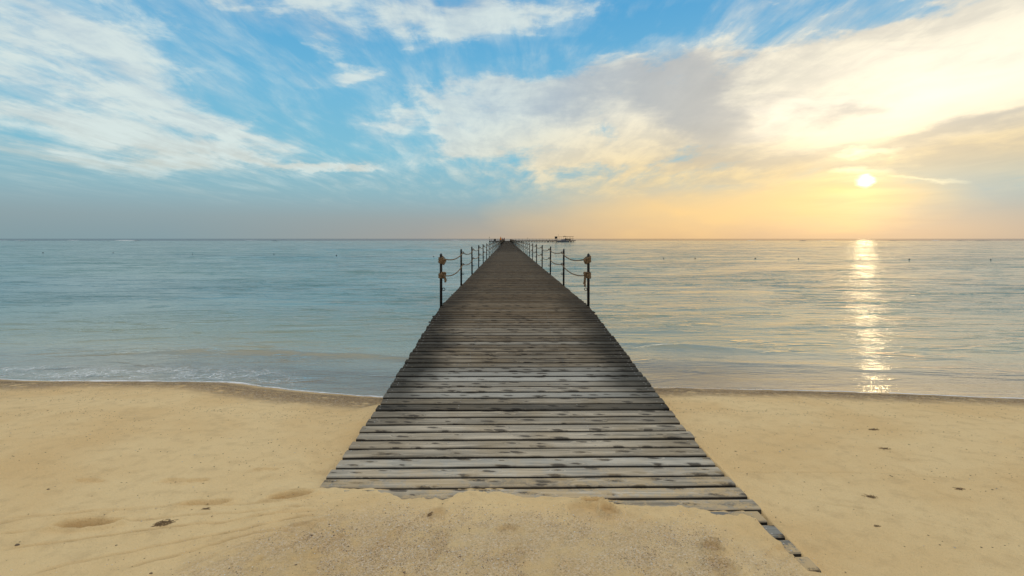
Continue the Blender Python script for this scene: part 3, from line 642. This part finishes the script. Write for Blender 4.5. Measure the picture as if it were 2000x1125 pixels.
def deck_slope(y): return math.atan2(deckz(y+.15)-deckz(y-.15), .3)
dark_row = 4.62
while i < 300:
    o = bpy.data.objects.new('plank', PM[random.randrange(len(PM))]); C.objects.link(o); o.parent = pier
    zt = float(deckz(y)); jx = random.uniform(-.006, .006)
    if 2.7 < y < 3.1: jx += .012*random.choice((-1, 1, 1))
    pl(o, (XC+jx, y, zt+random.uniform(-.0015, .0015)))
    skew = -.008*max(0, 1-(y-2.4)/3) + random.uniform(-.0012, .0012)
    o.rotation_euler = (deck_slope(y), random.uniform(-.0008, .0008), -skew)
    if random.random() < .5: o.rotation_euler[2] += math.pi; o.rotation_euler[0] *= -1
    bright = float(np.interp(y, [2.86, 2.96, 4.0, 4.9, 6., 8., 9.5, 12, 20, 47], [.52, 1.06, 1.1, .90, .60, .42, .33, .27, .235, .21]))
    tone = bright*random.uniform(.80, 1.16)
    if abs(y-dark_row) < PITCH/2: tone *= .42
    wetn = float(np.interp(y, [3.6, 4.4, 5.2, 6.2, 9, 11, 14], [.15, .45, .95, 1., .8, .55, .35]))
    dust = float(np.interp(y, [2.4, 3.1, 3.35, 3.55, 3.9], [1., .8, .45, .2, .0]))
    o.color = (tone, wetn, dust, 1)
    ply.append(y)
    if y < 8.5:
        sl = deck_slope(y)
        for jxs in (XL+.05, XL+.74, XC+.50, XR-.06):
            jj = random.uniform(-.02, .02)
            for dy in (-.03, .03):
                if random.random() < .12: continue
                cx, cy = XL*0+jxs+jj+random.uniform(-.006, .006), y+dy+random.uniform(-.006, .006); cz = zt+(cy-y)*math.tan(sl)+.0005
                if cy < np.interp(cx, BX, BY): continue
                ring = [(cx+.0055*math.cos(a_), cy+.0055*math.sin(a_), cz) for a_ in np.linspace(0, 2*math.pi, 6, endpoint=False)]
                screws.add([(p_[0]+INV[0], p_[1]+INV[1], p_[2]+INV[2]) for p_ in ring]+[(cx+INV[0], cy+INV[1], cz+.002+INV[2])], [(k, (k+1) % 6, 6) for k in range(6)])
    y += PITCH; i += 1
link('screws', screws.mesh('screws'), STEEL, pier, kind='stuff')
Y300 = y; END = 268.
# the rest of the deck, board by board but in one mesh
mb = MB()
while y < END:
    x0, x1 = XL+INV[0]+random.uniform(-.01, .01), XR+INV[0]+random.uniform(-.01, .01)
    mb.box(x0, x1, y-BW/2+INV[1], y+BW/2+INV[1], -TH, random.uniform(-.002, .002)); y += PITCH
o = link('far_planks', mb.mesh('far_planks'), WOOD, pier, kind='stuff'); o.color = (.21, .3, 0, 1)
# stringers following the slope, cross bearers, piles
def stringer(x, w, top, depth, ya, yb, m_=DARKW):
    ys_ = [q for q in (2.4, 3.0, 3.5, 4.2, 5, 5.8, 6.84, 8.2, 9.06, END) if ya <= q <= yb]; v = []
    for q in ys_:
        z_ = float(deckz(q))-top; v += [(x-w/2+INV[0], q+INV[1], z_+INV[2]), (x+w/2+INV[0], q+INV[1], z_+INV[2]), (x+w/2+INV[0], q+INV[1], z_-depth+INV[2]), (x-w/2+INV[0], q+INV[1], z_-depth+INV[2])]
    n_ = len(ys_); f = [(i*4+j, i*4+(j+1) % 4, i*4+4+(j+1) % 4, i*4+4+j) for i in range(n_-1) for j in range(4)]+[(3, 2, 1, 0), tuple(4*(n_-1)+j for j in range(4))]
    mb = MB(); mb.add(v, f); link('stringer', mb.mesh('stringer'), m_, pier)
for x_ in (XL+.09, XL+.74, XC+.50, XR-.09): stringer(x_, .07, TH+.002, .15, 2.4, END)
pile_me = MB().tube([(0, 0, -2.2), (0, 0, -.36)], .09, 10).mesh('pile', True); pile_me.materials.append(DARKW)
bear_me = MB().box(-1.24, 1.24, -.06, .06, -.36, -.19).mesh('bearer'); bear_me.materials.append(DARKW)
yy = 9.06
while yy < END:
    b = link('bearer', bear_me, None, pier); pl(b, (XC, yy+.05, -1.187))
    for x_ in (XL+.25, XR-.25):
        b = link('pile', pile_me, None, pier); pl(b, (x_, yy+.05, -1.187))
    yy += 8.0
bolt_me = MB().tube([(0, 0, 0), (.05, 0, 0)], [.012, .012], 6).mesh('bolt'); bolt_me.materials.append(METAL)
for (yb, s_) in ((7.9, -1), (8.3, -1), (9.6, -1), (11.1, -1), (8.6, 1), (12.4, 1)):
    b = link('bolt', bolt_me, None, pier); pl(b, ((XL-.045) if s_ < 0 else XR-.004, yb, float(deckz(yb))-.03))

# ------------------------------------------------------------------ rope railings
POST_H = .92
def post_mesh():
    mb = MB(); r = .0235
    mb.tube([(0, 0, -.28), (0, 0, POST_H-.03), (0, 0, POST_H-.012), (0, 0, POST_H), (0, 0, POST_H+.006)], [r, r, r*.9, r*.6, .004], 12)
    mb.box(-.05, .05, -.045, .045, -.27, -.262+.02); me = mb.mesh('post', True); me.materials.append(METAL); return me
def ring_mesh():
    pts = [(.024*math.cos(a_), 0, .024*math.sin(a_)) for a_ in np.linspace(0, 2*math.pi, 17)]
    me = MB().tube(pts, .0058, 6, False).mesh('eye_ring', True); me.materials.append(METAL); return me
PMESH, RMESH = post_mesh(), ring_mesh()
RH = (.83, .535, .29)
def knot(z0, side, tail, lump):
    mb = MB(); r = random.Random(int(z0*100)+side)
    n = 60; turns = 3.2
    pts = [((.034+.005*math.sin(3*t))*math.cos(t), (.034+.004*math.cos(2*t))*math.sin(t), z0-.045+.085*t/(turns*2*math.pi)+.012*math.sin(t)) for t in np.linspace(0, turns*2*math.pi, n)]
    mb.tube(pts, .0155, 8)
    # overhand lump on the ring's side
    c = (-side*.045, -.02, z0+lump)
    pts = [(c[0]+.032*(math.sin(t)+2*math.sin(2*t))*.42, c[1]+.022*math.sin(3*t), c[2]+.040*(math.cos(t)-2*math.cos(2*t))*.42) for t in np.linspace(0, 2*math.pi, 40)]
    mb.tube(pts, .0145, 8, False)
    if tail:
        x0 = -side*.055
        for k in (0, 1):
            pts = [(x0-side*(.010*k+.02*t*(1-side*.4)), -.02+.012*k, z0-.01-tail*t*(1-.25*k)) for t in np.linspace(0, 1, 7)]
            mb.tube(pts, [.013, .014, .013, .014, .013, .017, .019], 8)
    else:
        pts = [(-side*(.02+.055*math.sin(t)), -.03, z0-.02-.045*(1-math.cos(t))*.5) for t in np.linspace(0, math.pi*1.6, 16)]
        mb.tube(pts, .0135, 8)
    me = mb.mesh('knot', True); me.materials.append(ROPE); return me
def railing(side, label):
    x = XL-.004 if side < 0 else XR+.004
    root = empty('rope_railing', (x, 9.06, -1.187), label, 'railing', 'black post and rope railings along both edges of the pier')
    n = 0; yy = 9.06; ylist = []
    while yy < END-3: ylist.append(yy); yy += 4.0+random.uniform(-.04, .04)
    for k, yy in enumerate(ylist):
        p_ = link('post', PMESH, None, root); p_.location = (0, yy-9.06, 0); p_.rotation_euler = (random.uniform(-.006, .006), random.uniform(-.012, .012)*(k > 0), 0)
        if yy < 90:
            for h_ in RH:
                r_ = link('eye_ring', RMESH, None, p_); r_.location = (-side*.046, 0, h_)
    for h_, sag in ((RH[0], .085), (RH[1], .095)):
        pts = []
        for a_, b_ in zip(ylist, ylist[1:]):
            s_ = sag*random.uniform(.8, 1.2); m_ = 12 if a_ < 60 else 5
            for t in np.linspace(0, 1, m_, endpoint=False):
                u_ = abs(2*t-1)
                pts.append((-side*(.046+.008*math.sin(math.pi*t)), a_+(b_-a_)*t-9.06, h_-s_*(1-u_**2)))
        pts.append((-side*.046, ylist[-1]-9.06, h_))
        link('rope', MB().tube(pts, .0115, 6).mesh('rope', True), ROPE, root)
    link('knot', knot(RH[0]-.01 if side < 0 else RH[0]+.0, side, 0, -.035), None, root)
    link('knot', knot(RH[1]-.0, side, .11 if side < 0 else .19, .02), None, root)
railing(-1, 'rope railing of thin black posts along the left edge of the pier')
railing(1, 'rope railing of thin black posts along the right edge of the pier')

# ------------------------------------------------------------------ jetty head and side arm far out
def cmat(name, c, rough=.8):
    m, g = mat(name); geo = g.new('ShaderNodeNewGeometry'); n_ = g.noise(geo.outputs['Position'], 3, 3)
    finish(g, princ(g, g.mix(g.m('MULTIPLY', n_, .6), c, tuple(v*.6 for v in c)), rough, .3)); return m
M_DK = cmat('dark_jetty_timber', (.035, .028, .024)); M_PALE = cmat('pale_boat_paint', (.22, .20, .22)); M_OR = cmat('orange_canvas', (.75, .22, .03)); M_RED = cmat('maroon_canvas', (.20, .04, .07))
M_TH = cmat('dry_thatch', (.30, .20, .09)); M_BLK = cmat('black_plastic', (.02, .02, .022)); M_CR = cmat('cream_canvas', (.7, .6, .42)); M_SK = cmat('skin', (.30, .17, .10))
def far_thing(name, loc, label, cat, group=None): return empty(name, loc, label, cat, group)
ha = far_thing('landing_platform', (0, 270, -1.187), 'dark landing platform on piles at the far left end of the pier', 'platform')
mb = MB().box(-9.5, 1.8, -1.6, 4, -.45, 0); link('deck', mb.mesh('deck'), M_DK, ha)
pm = MB().tube([(0, 0, -1.6), (0, 0, -.45)], .17, 6).mesh('pile'); pm.materials.append(M_DK)
for x_ in (-9.2, -7.2, -5.4, -3.6, -1.8, 0, 1.6):
    for y_ in (-1.4, 3.6): o = link('pile', pm, None, ha); o.location = (x_, y_, 0)
rm = MB().tube([(0, 0, 0), (0, 0, 1.0)], .06, 6).mesh('rail_post'); rm.materials.append(M_DK)
for x_ in (-9.3, -8.2, -7.1, -6.0, -4.9, -3.8): o = link('rail_post', rm, None, ha); o.location = (x_, -1.45, 0)
link('rail', MB().box(-9.3, -3.8, -1.49, -1.42, .92, 1.0).box(-9.3, -3.8, -1.49, -1.42, .48, .54).mesh('rail'), M_DK, ha)
t = far_thing('signal_pole', (-9.35, 269.2, -1.187), 'thin pole with a small dark box at the left corner of the far platform', 'pole')
link('pole', MB().tube([(0, 0, 0), (0, 0, 2.0)], .04, 6).mesh('pole'), M_DK, t); link('box', MB().box(-.14, .14, -.14, .14, 1.75, 2.05).mesh('box'), M_BLK, t)
t = far_thing('storage_chest', (-6.4, 269.6, -1.187), 'dark storage chest on the left part of the far platform', 'chest')
link('body', MB().box(-.45, .45, -.3, .3, .0, 1.05).mesh('body'), M_BLK, t); link('lid', MB().box(-.5, .5, -.35, .35, 1.052, 1.15).mesh('lid'), M_CR, t)
def closed_parasol(loc, label, m_, h, r, lean=0.):
    t = far_thing('folded_parasol', loc, label, 'parasol'); t.rotation_euler = (0, lean, 0)
    link('pole', MB().tube([(0, 0, 0), (0, 0, h+.15)], .03, 6).mesh('pole'), M_DK, t)
    mb = MB(); n = 10; prof = [(.25, .75), (.45, 1.0), (.9, .85), (1.5, .55), (2.0, .25), (h, .08)]
    v = []; 
    for (z_, k_) in prof:
        for j in range(n): a_ = 2*math.pi*j/n; q = r*k_*(1+.22*(j % 2)); v.append((q*math.cos(a_), q*math.sin(a_), z_*h/2.3 if z_ < h else h))
    f = [(i*n+j, i*n+(j+1) % n, i*n+n+(j+1) % n, i*n+n+j) for i in range(len(prof)-1) for j in range(n)]+[tuple(range(n))[::-1], tuple((len(prof)-1)*n+j for j in range(n))]
    mb.add(v, f); link('canopy', mb.mesh('canopy'), m_, t)
closed_parasol((-3.35, 268.9, -1.187), 'orange folded parasol standing on the far platform left of the walkway', M_OR, 2.25, .52)
closed_parasol((-1.75, 266.6, -1.187), 'maroon bundled parasol beside the far end of the walkway', M_RED, 1.6, .55, .18)
# small figure by the rail
def figure(loc, label, shirt, trousers):
    t = far_thing('person', loc, label, 'person')
    mb = MB()
    for s_ in (-1, 1): mb.tube([(s_*.10, 0, .02), (s_*.10, .01, .45), (s_*.09, 0, .85)], [.05, .06, .085], 8)
    mb.tube([(0, 0, .82), (0, 0, 1.0), (0, 0, 1.25), (0, 0, 1.42), (0, 0, 1.48), (0, 0, 1.52), (0, -.01, 1.60), (0, -.01, 1.70), (0, 0, 1.75)], [.15, .145, .17, .16, .06, .055, .095, .09, .03], 10)
    for s_ in (-1, 1): mb.tube([(s_*.17, 0, 1.40), (s_*.22, .0, 1.12), (s_*.21, -.06, .86)], [.05, .042, .035], 8)
    me = mb.mesh('body', True); me.materials.append(M_SK); link('body', me, None, t)
    link('shirt', MB().tube([(0, 0, .88), (0, 0, 1.1), (0, 0, 1.3), (0, 0, 1.44)], [.175, .165, .19, .12], 10).mesh('shirt', True), shirt, t)
    mb = MB()
    for s_ in (-1, 1): mb.tube([(s_*.10, 0, .1), (s_*.10, .01, .45), (s_*.085, 0, .9)], [.07, .08, .105], 8)
    link('trousers', mb.mesh('trousers', True), trousers, t)
figure((-2.55, 269.4, -1.187), 'small figure in a pale shirt between the orange and maroon parasols', M_PALE, M_BLK)

ARM_Z = -1.03
ar = far_thing('side_jetty', (1.8, 272, ARM_Z), 'dark side jetty on many piles reaching right from the pier head', 'jetty')
L = 36.0; ca = math.atan2(14, L)
ar.rotation_euler = (0, 0, ca)
AL = math.hypot(L, 14)
link('deck', MB().box(0, AL, -1.1, 1.1, -.42, 0).mesh('deck'), M_DK, ar)
pm2 = MB().tube([(0, 0, -1.6), (0, 0, -.42)], .19, 6).mesh('pile'); pm2.materials.append(M_DK)
k = 1.2
while k < AL:
    for y_ in (-.95, .95): o = link('pile', pm2, None, ar); o.location = (k, y_, 0)
    k += 1.9
rp = MB().tube([(0, 0, 0), (0, 0, .95)], .05, 5).mesh('rail_post'); rp.materials.append(M_DK)
for k in np.arange(.5, AL-14, 2.): o = link('rail_post', rp, None, ar); o.location = (float(k), -1.05, 0)
link('rope', MB().tube([(a_, -1.05, .85-.10*abs(math.sin(a_*math.pi/2))) for a_ in np.arange(.5, AL-14.5, .5)], .025, 5).mesh('rope'), M_DK, ar)
def on_arm(k, y_=0): return (1.8+k*math.cos(ca)-y_*math.sin(ca), 272+k*math.sin(ca)+y_*math.cos(ca), ARM_Z)
hd = far_thing('jetty_platform', on_arm(AL-6), 'wide dark platform under the shelter at the right end of the side jetty', 'platform'); hd.rotation_euler = (0, 0, ca)
link('deck', MB().box(-9, 6, 1.12, 4.2, -.46, 0).mesh('deck'), M_DK, hd)
for k in (-8.6, -6, -3, 0, 3, 5.7):
    o = link('pile', pm2, None, hd); o.location = (k, 3.9, 0)
link('brace', MB().tube([(0, 3.9, -1.3), (3, 3.9, -.3)], .06, 5).tube([(3, 3.9, -1.3), (5.7, 3.9, -.3)], .06, 5).mesh('brace'), M_DK, hd)
t = far_thing('kiosk', on_arm(AL-10.8, 1.8), 'small dark kiosk box left of the cream frame on the side jetty', 'kiosk'); t.rotation_euler = (0, 0, ca)
link('wall', MB().box(-.5, .5, -.5, .5, 1.05, 2.15).mesh('wall'), M_BLK, t)
for s_ in (-.44, .44):
    for q_ in (-.44, .44): link('leg', MB().box(s_-.05, s_+.05, q_-.05, q_+.05, .0, 1.048).mesh('leg'), M_DK, t)
link('roof', MB().box(-.62, .62, -.62, .62, 2.153, 2.23).mesh('roof'), M_CR, t)
t = far_thing('awning_frame', on_arm(AL-8.5, 1.8), 'cream awning frame between the kiosk and thatched shelter on the jetty', 'awning'); t.rotation_euler = (0, 0, ca)
for s_ in (-1.4, 0, 1.2): link('post', MB().tube([(s_, 0, 0), (s_, 0, 2.0)], .045, 6).mesh('post'), M_CR, t)
link('beam', MB().box(-1.6, 1.4, -.06, .06, 2.003, 2.14).mesh('beam'), M_TH, t)
t = far_thing('lamp_mast', on_arm(AL-9.0, 2.4), 'thin mast with a dark ball rising behind the cream frame', 'mast'); t.rotation_euler = (0, 0, ca)
link('mast', MB().tube([(0, 0, 0), (0, 0, 2.95)], .025, 5).mesh('mast'), M_TH, t)
link('lamp', MB().tube([(0, 0, 2.9), (0, 0, 2.98), (0, 0, 3.12), (0, 0, 3.2)], [.05, .16, .16, .05], 8).mesh('lamp'), M_BLK, t)
# moored boat
t = far_thing('moored_boat', on_arm(AL-8.6, -2.2), 'pale motorboat moored in front of the frame at the side jetty', 'boat'); t.rotation_euler = (0, 0, ca)
t.location.z = ZW
sec = [(-3.6, .15, .95, .45), (-2.8, .85, .85, 0), (0, 1.0, .8, -.15), (2.6, .95, .85, -.1), (3.3, .85, .9, 0)]; v = []
for (x_, w_, top_, bot_) in sec: v += [(x_, -w_, top_), (x_, -w_*.6, bot_), (x_, w_*.6, bot_), (x_, w_, top_)]
f = [(i*4+j, i*4+4+j, i*4+5+j, i*4+1+j) for i in range(4) for j in range(3)]+[(0, 1, 2, 3), (19, 18, 17, 16)]+[(i*4+3, i*4+7, i*4+4, i*4) for i in range(4)]
link('hull', MB().add(v, f).mesh('hull'), M_PALE, t)
link('cabin', MB().add([(-1.2, -.6, .82), (1.4, -.65, .82), (1.4, .65, .82), (-1.2, .6, .82), (-.6, -.5, 1.55), (1.3, -.55, 1.55), (1.3, .55, 1.55), (-.6, .5, 1.55)], [(3, 2, 1, 0), (4, 5, 6, 7), (0, 1, 5, 4), (1, 2, 6, 5), (2, 3, 7, 6), (3, 0, 4, 7)]).mesh('cabin'), M_PALE, t)
# thatched shelter with slatted roof
t = far_thing('thatched_shelter', on_arm(AL-3.2, 1.6), 'open shelter with a thin slatted roof at the far right of the side jetty', 'shelter'); t.rotation_euler = (0, 0, ca)
for s_ in (-2.2, 0, 2.2):
    for q_ in (-1.2, 1.2): link('post', MB().tube([(s_, q_, 0), (s_, q_, 2.05)], .06, 6).mesh('post'), M_DK, t)
sl = MB().box(-.12, .12, -1.6, 1.6, 2.14, 2.22).mesh('roof_slat'); sl.materials.append(M_TH)
for k in np.arange(-2.6, 2.61, .4): o = link('roof_slat', sl, None, t); o.location = (float(k), 0, random.uniform(-.02, .02))
link('roof_frame', MB().box(-2.75, 2.75, -1.3, -1.15, 2.055, 2.135).box(-2.75, 2.75, 1.15, 1.3, 2.055, 2.135).mesh('roof_frame'), M_DK, t)
link('thatch', MB().add([(-2.9, -1.7, 2.2), (-1.7, -1.7, 2.2), (-1.7, 1.7, 2.2), (-2.9, 1.7, 2.2), (-2.3, 0, 2.55)], [(0, 1, 4), (1, 2, 4), (2, 3, 4), (3, 0, 4), (3, 2, 1, 0)]).mesh('thatch'), M_TH, t)
link('rail', MB().box(-2.6, 2.6, -1.36, -1.31, .8, 1.0).mesh('rail'), M_DK, t)
for j, (k, h_, what) in enumerate(((-3.0, 1.0, 'leftmost'), (-1.7, .85, 'second from the left'), (-.5, .9, 'second from the right'), (.7, 1.0, 'rightmost'))):
    b = far_thing('bench', on_arm(AL-3.2+k*.8, .5), f'dark bench under the slatted shelter, {what} of the four', 'bench', 'benches under the shelter'); b.rotation_euler = (0, 0, ca)
    link('seat', MB().box(-.42, .42, -.2, .2, .42, .48).mesh('seat'), M_BLK, b); link('backrest', MB().box(-.42, .42, .2, .25, .483, h_).mesh('backrest'), M_BLK, b)
    for s_ in (-.36, .36): link('leg', MB().box(s_-.04, s_+.04, -.15, .15, 0, .418).mesh('leg'), M_BLK, b)
t = far_thing('warning_sign', on_arm(9.5, -1.0), 'small dark sign on a thin post halfway along the side jetty', 'sign')
link('pole', MB().tube([(0, 0, 0), (0, 0, 1.25)], .03, 5).mesh('pole'), M_DK, t); link('board', MB().box(-.16, .16, -.03, .03, 1.253, 1.5).mesh('board'), M_BLK, t)
figure(on_arm(AL-5.5, .2), 'small dark figure standing at the left edge of the slatted shelter', M_BLK, M_BLK)

# ------------------------------------------------------------------ mooring floats
M_BUOY = cmat('dark_buoy_plastic', (.03, .028, .03), .5)
fl = MB().tube([(0, 0, -.07), (0, 0, -.05), (0, 0, 0), (0, 0, .05), (0, 0, .075), (0, 0, .10), (0, 0, .12)], [.03, .075, .095, .075, .04, .02, .008], 10).mesh('buoy', True); fl.materials.append(M_BUOY)
BU = [(84, 494, 'farthest left of the row'), (221, 494, 'second from the left edge'), (376, 496.5, 'under the middle of the left sky'), (535, 496.5, 'fourth from the left edge'), (657, 499, 'second left of the first left post'), (847, 502.5, 'just left of the first left post'),
      (1296, 505, 'nearest right of the first right post'), (1357.6, 505, 'second right of the first right post'), (1475, 505, 'third right of the first right post'), (1559.6, 505.5, 'left of the sun glitter, fourth from the pier'), (1680, 506.5, 'inside the sun glitter'), (1776, 507, 'first right of the sun glitter'), (1935, 508, 'farthest right of the row')]
for (px, py, w_) in BU:
    d = -ZW*F/(py-466); X_, Y_ = ground(px, py, ZW)
    o = link('buoy', fl, None); o.location = (X_, Y_, float(water_h(np.array([X_]), np.array([Y_]))[0])+.02); s_ = .55+.3*random.random(); o.scale = (s_, s_, s_)
    side = 'left' if px < 1000 else 'right'
    o['label'] = f'small dark float on the {side} water, {w_}'; o['category'] = 'buoy'; o['group'] = 'floats in a row across the bay'

# ------------------------------------------------------------------ clumps lying on the sand
WEED = cmat('dry_seaweed', (.27, .185, .10), .9); STONE = cmat('brown_stone', (.20, .15, .10), .8)
def clump(px, py, size, label, name='seaweed_clump', cat='seaweed', kind='weed', turn=0.):
    X_, Y_ = ground(px, py); Z_ = float(sand_h(np.array([X_]), np.array([Y_]))[0]); r = random.Random(int(px))
    mb = MB()
    if kind == 'weed':
        for k in range(60):
            a_ = r.uniform(0, 6.28); p0 = np.array([r.gauss(0, size*.35), r.gauss(0, size*.16), .0]); pts = [p0]
            for j in range(4): a_ += r.uniform(-.8, .8); pts.append(pts[-1]+np.array([math.cos(a_)*size*.10, math.sin(a_)*size*.07, r.uniform(-.25, .4)*size*.12]))
            pts = [(p_[0], p_[1], max(p_[2], .001)) for p_ in pts]; mb.tube(pts, [size*.012, size*.022, size*.025, size*.02, size*.008], 5)
        for k in range(14):
            cx, cy = r.gauss(0, size*.3), r.gauss(0, size*.14); q = size*r.uniform(.03, .07)
            mb.tube([(cx, cy, -q*.3), (cx+q*.2, cy, q*.4), (cx, cy+q*.1, q)], [q, q*.9, q*.3], 6)
    else:
        n = 9
        prof = [(-.3, .6), (.0, 1.), (.3, .95), (.55, .6), (.68, .15)]
        v = []
        for (z_, k_) in prof:
            for j in range(n): a_ = 2*math.pi*j/n; q = size*.5*k_*r.uniform(.8, 1.15); v.append((q*math.cos(a_)*1.3, q*math.sin(a_)*.8, z_*size*.6))
        mb.add(v, [(i*n+j, i*n+(j+1) % n, i*n+n+(j+1) % n, i*n+n+j) for i in range(len(prof)-1) for j in range(n)]+[tuple((len(prof)-1)*n+j for j in range(n))])
    me = mb.mesh(name, kind != 'weed'); o = link(name, me, WEED if kind == 'weed' else STONE); o.location = (X_, Y_, Z_); o.rotation_euler = (0, 0, turn)
    o['label'] = label; o['category'] = cat
clump(320, 1014, .075, 'brown seaweed clump on the sand between the large left footprint and the pier', turn=.4)
clump(592, 968, .055, 'small seaweed clump beside the footprint nearest the pier corner', turn=.3)
clump(403, 985, .03, 'tiny seaweed scrap just below the shallow middle footprint', turn=.3)
clump(1875, 946, .040, 'dark seaweed tuft lying alone on the smooth right sand')
clump(1728, 864, .045, 'flat seaweed tuft on the right sand below the dark coarse band')
clump(1706, 822, .05, 'dark weed scrap at the edge of the coarse band on the right')
clump(1703, 960, .045, 'pale scattered weed scrap in the middle of the right sand', turn=-.4)
clump(1714, 1012, .025, 'small weed crumb low on the right sand')
clump(839, 1003, .040, 'dark twig clump on the rim of the dent in front of the boards', turn=1.4)
clump(34, 1061, .018, 'small dark pebble near the bottom left corner of the beach', 'pebble', 'pebble', 'stone')
clump(94, 948, .014, 'small dark pebble on the sand above the large left footprint', 'pebble', 'pebble', 'stone')
clump(295, 1116, .012, 'tiny black pebble at the bottom edge below the seaweed clump', 'pebble', 'pebble', 'stone')

S.render.engine = 'CYCLES'
S.render.resolution_x = 1024; S.render.resolution_y = 576
S.cycles.max_bounces = 6; S.cycles.transparent_max_bounces = 8
S.cycles.caustics_reflective = False; S.cycles.caustics_refractive = False
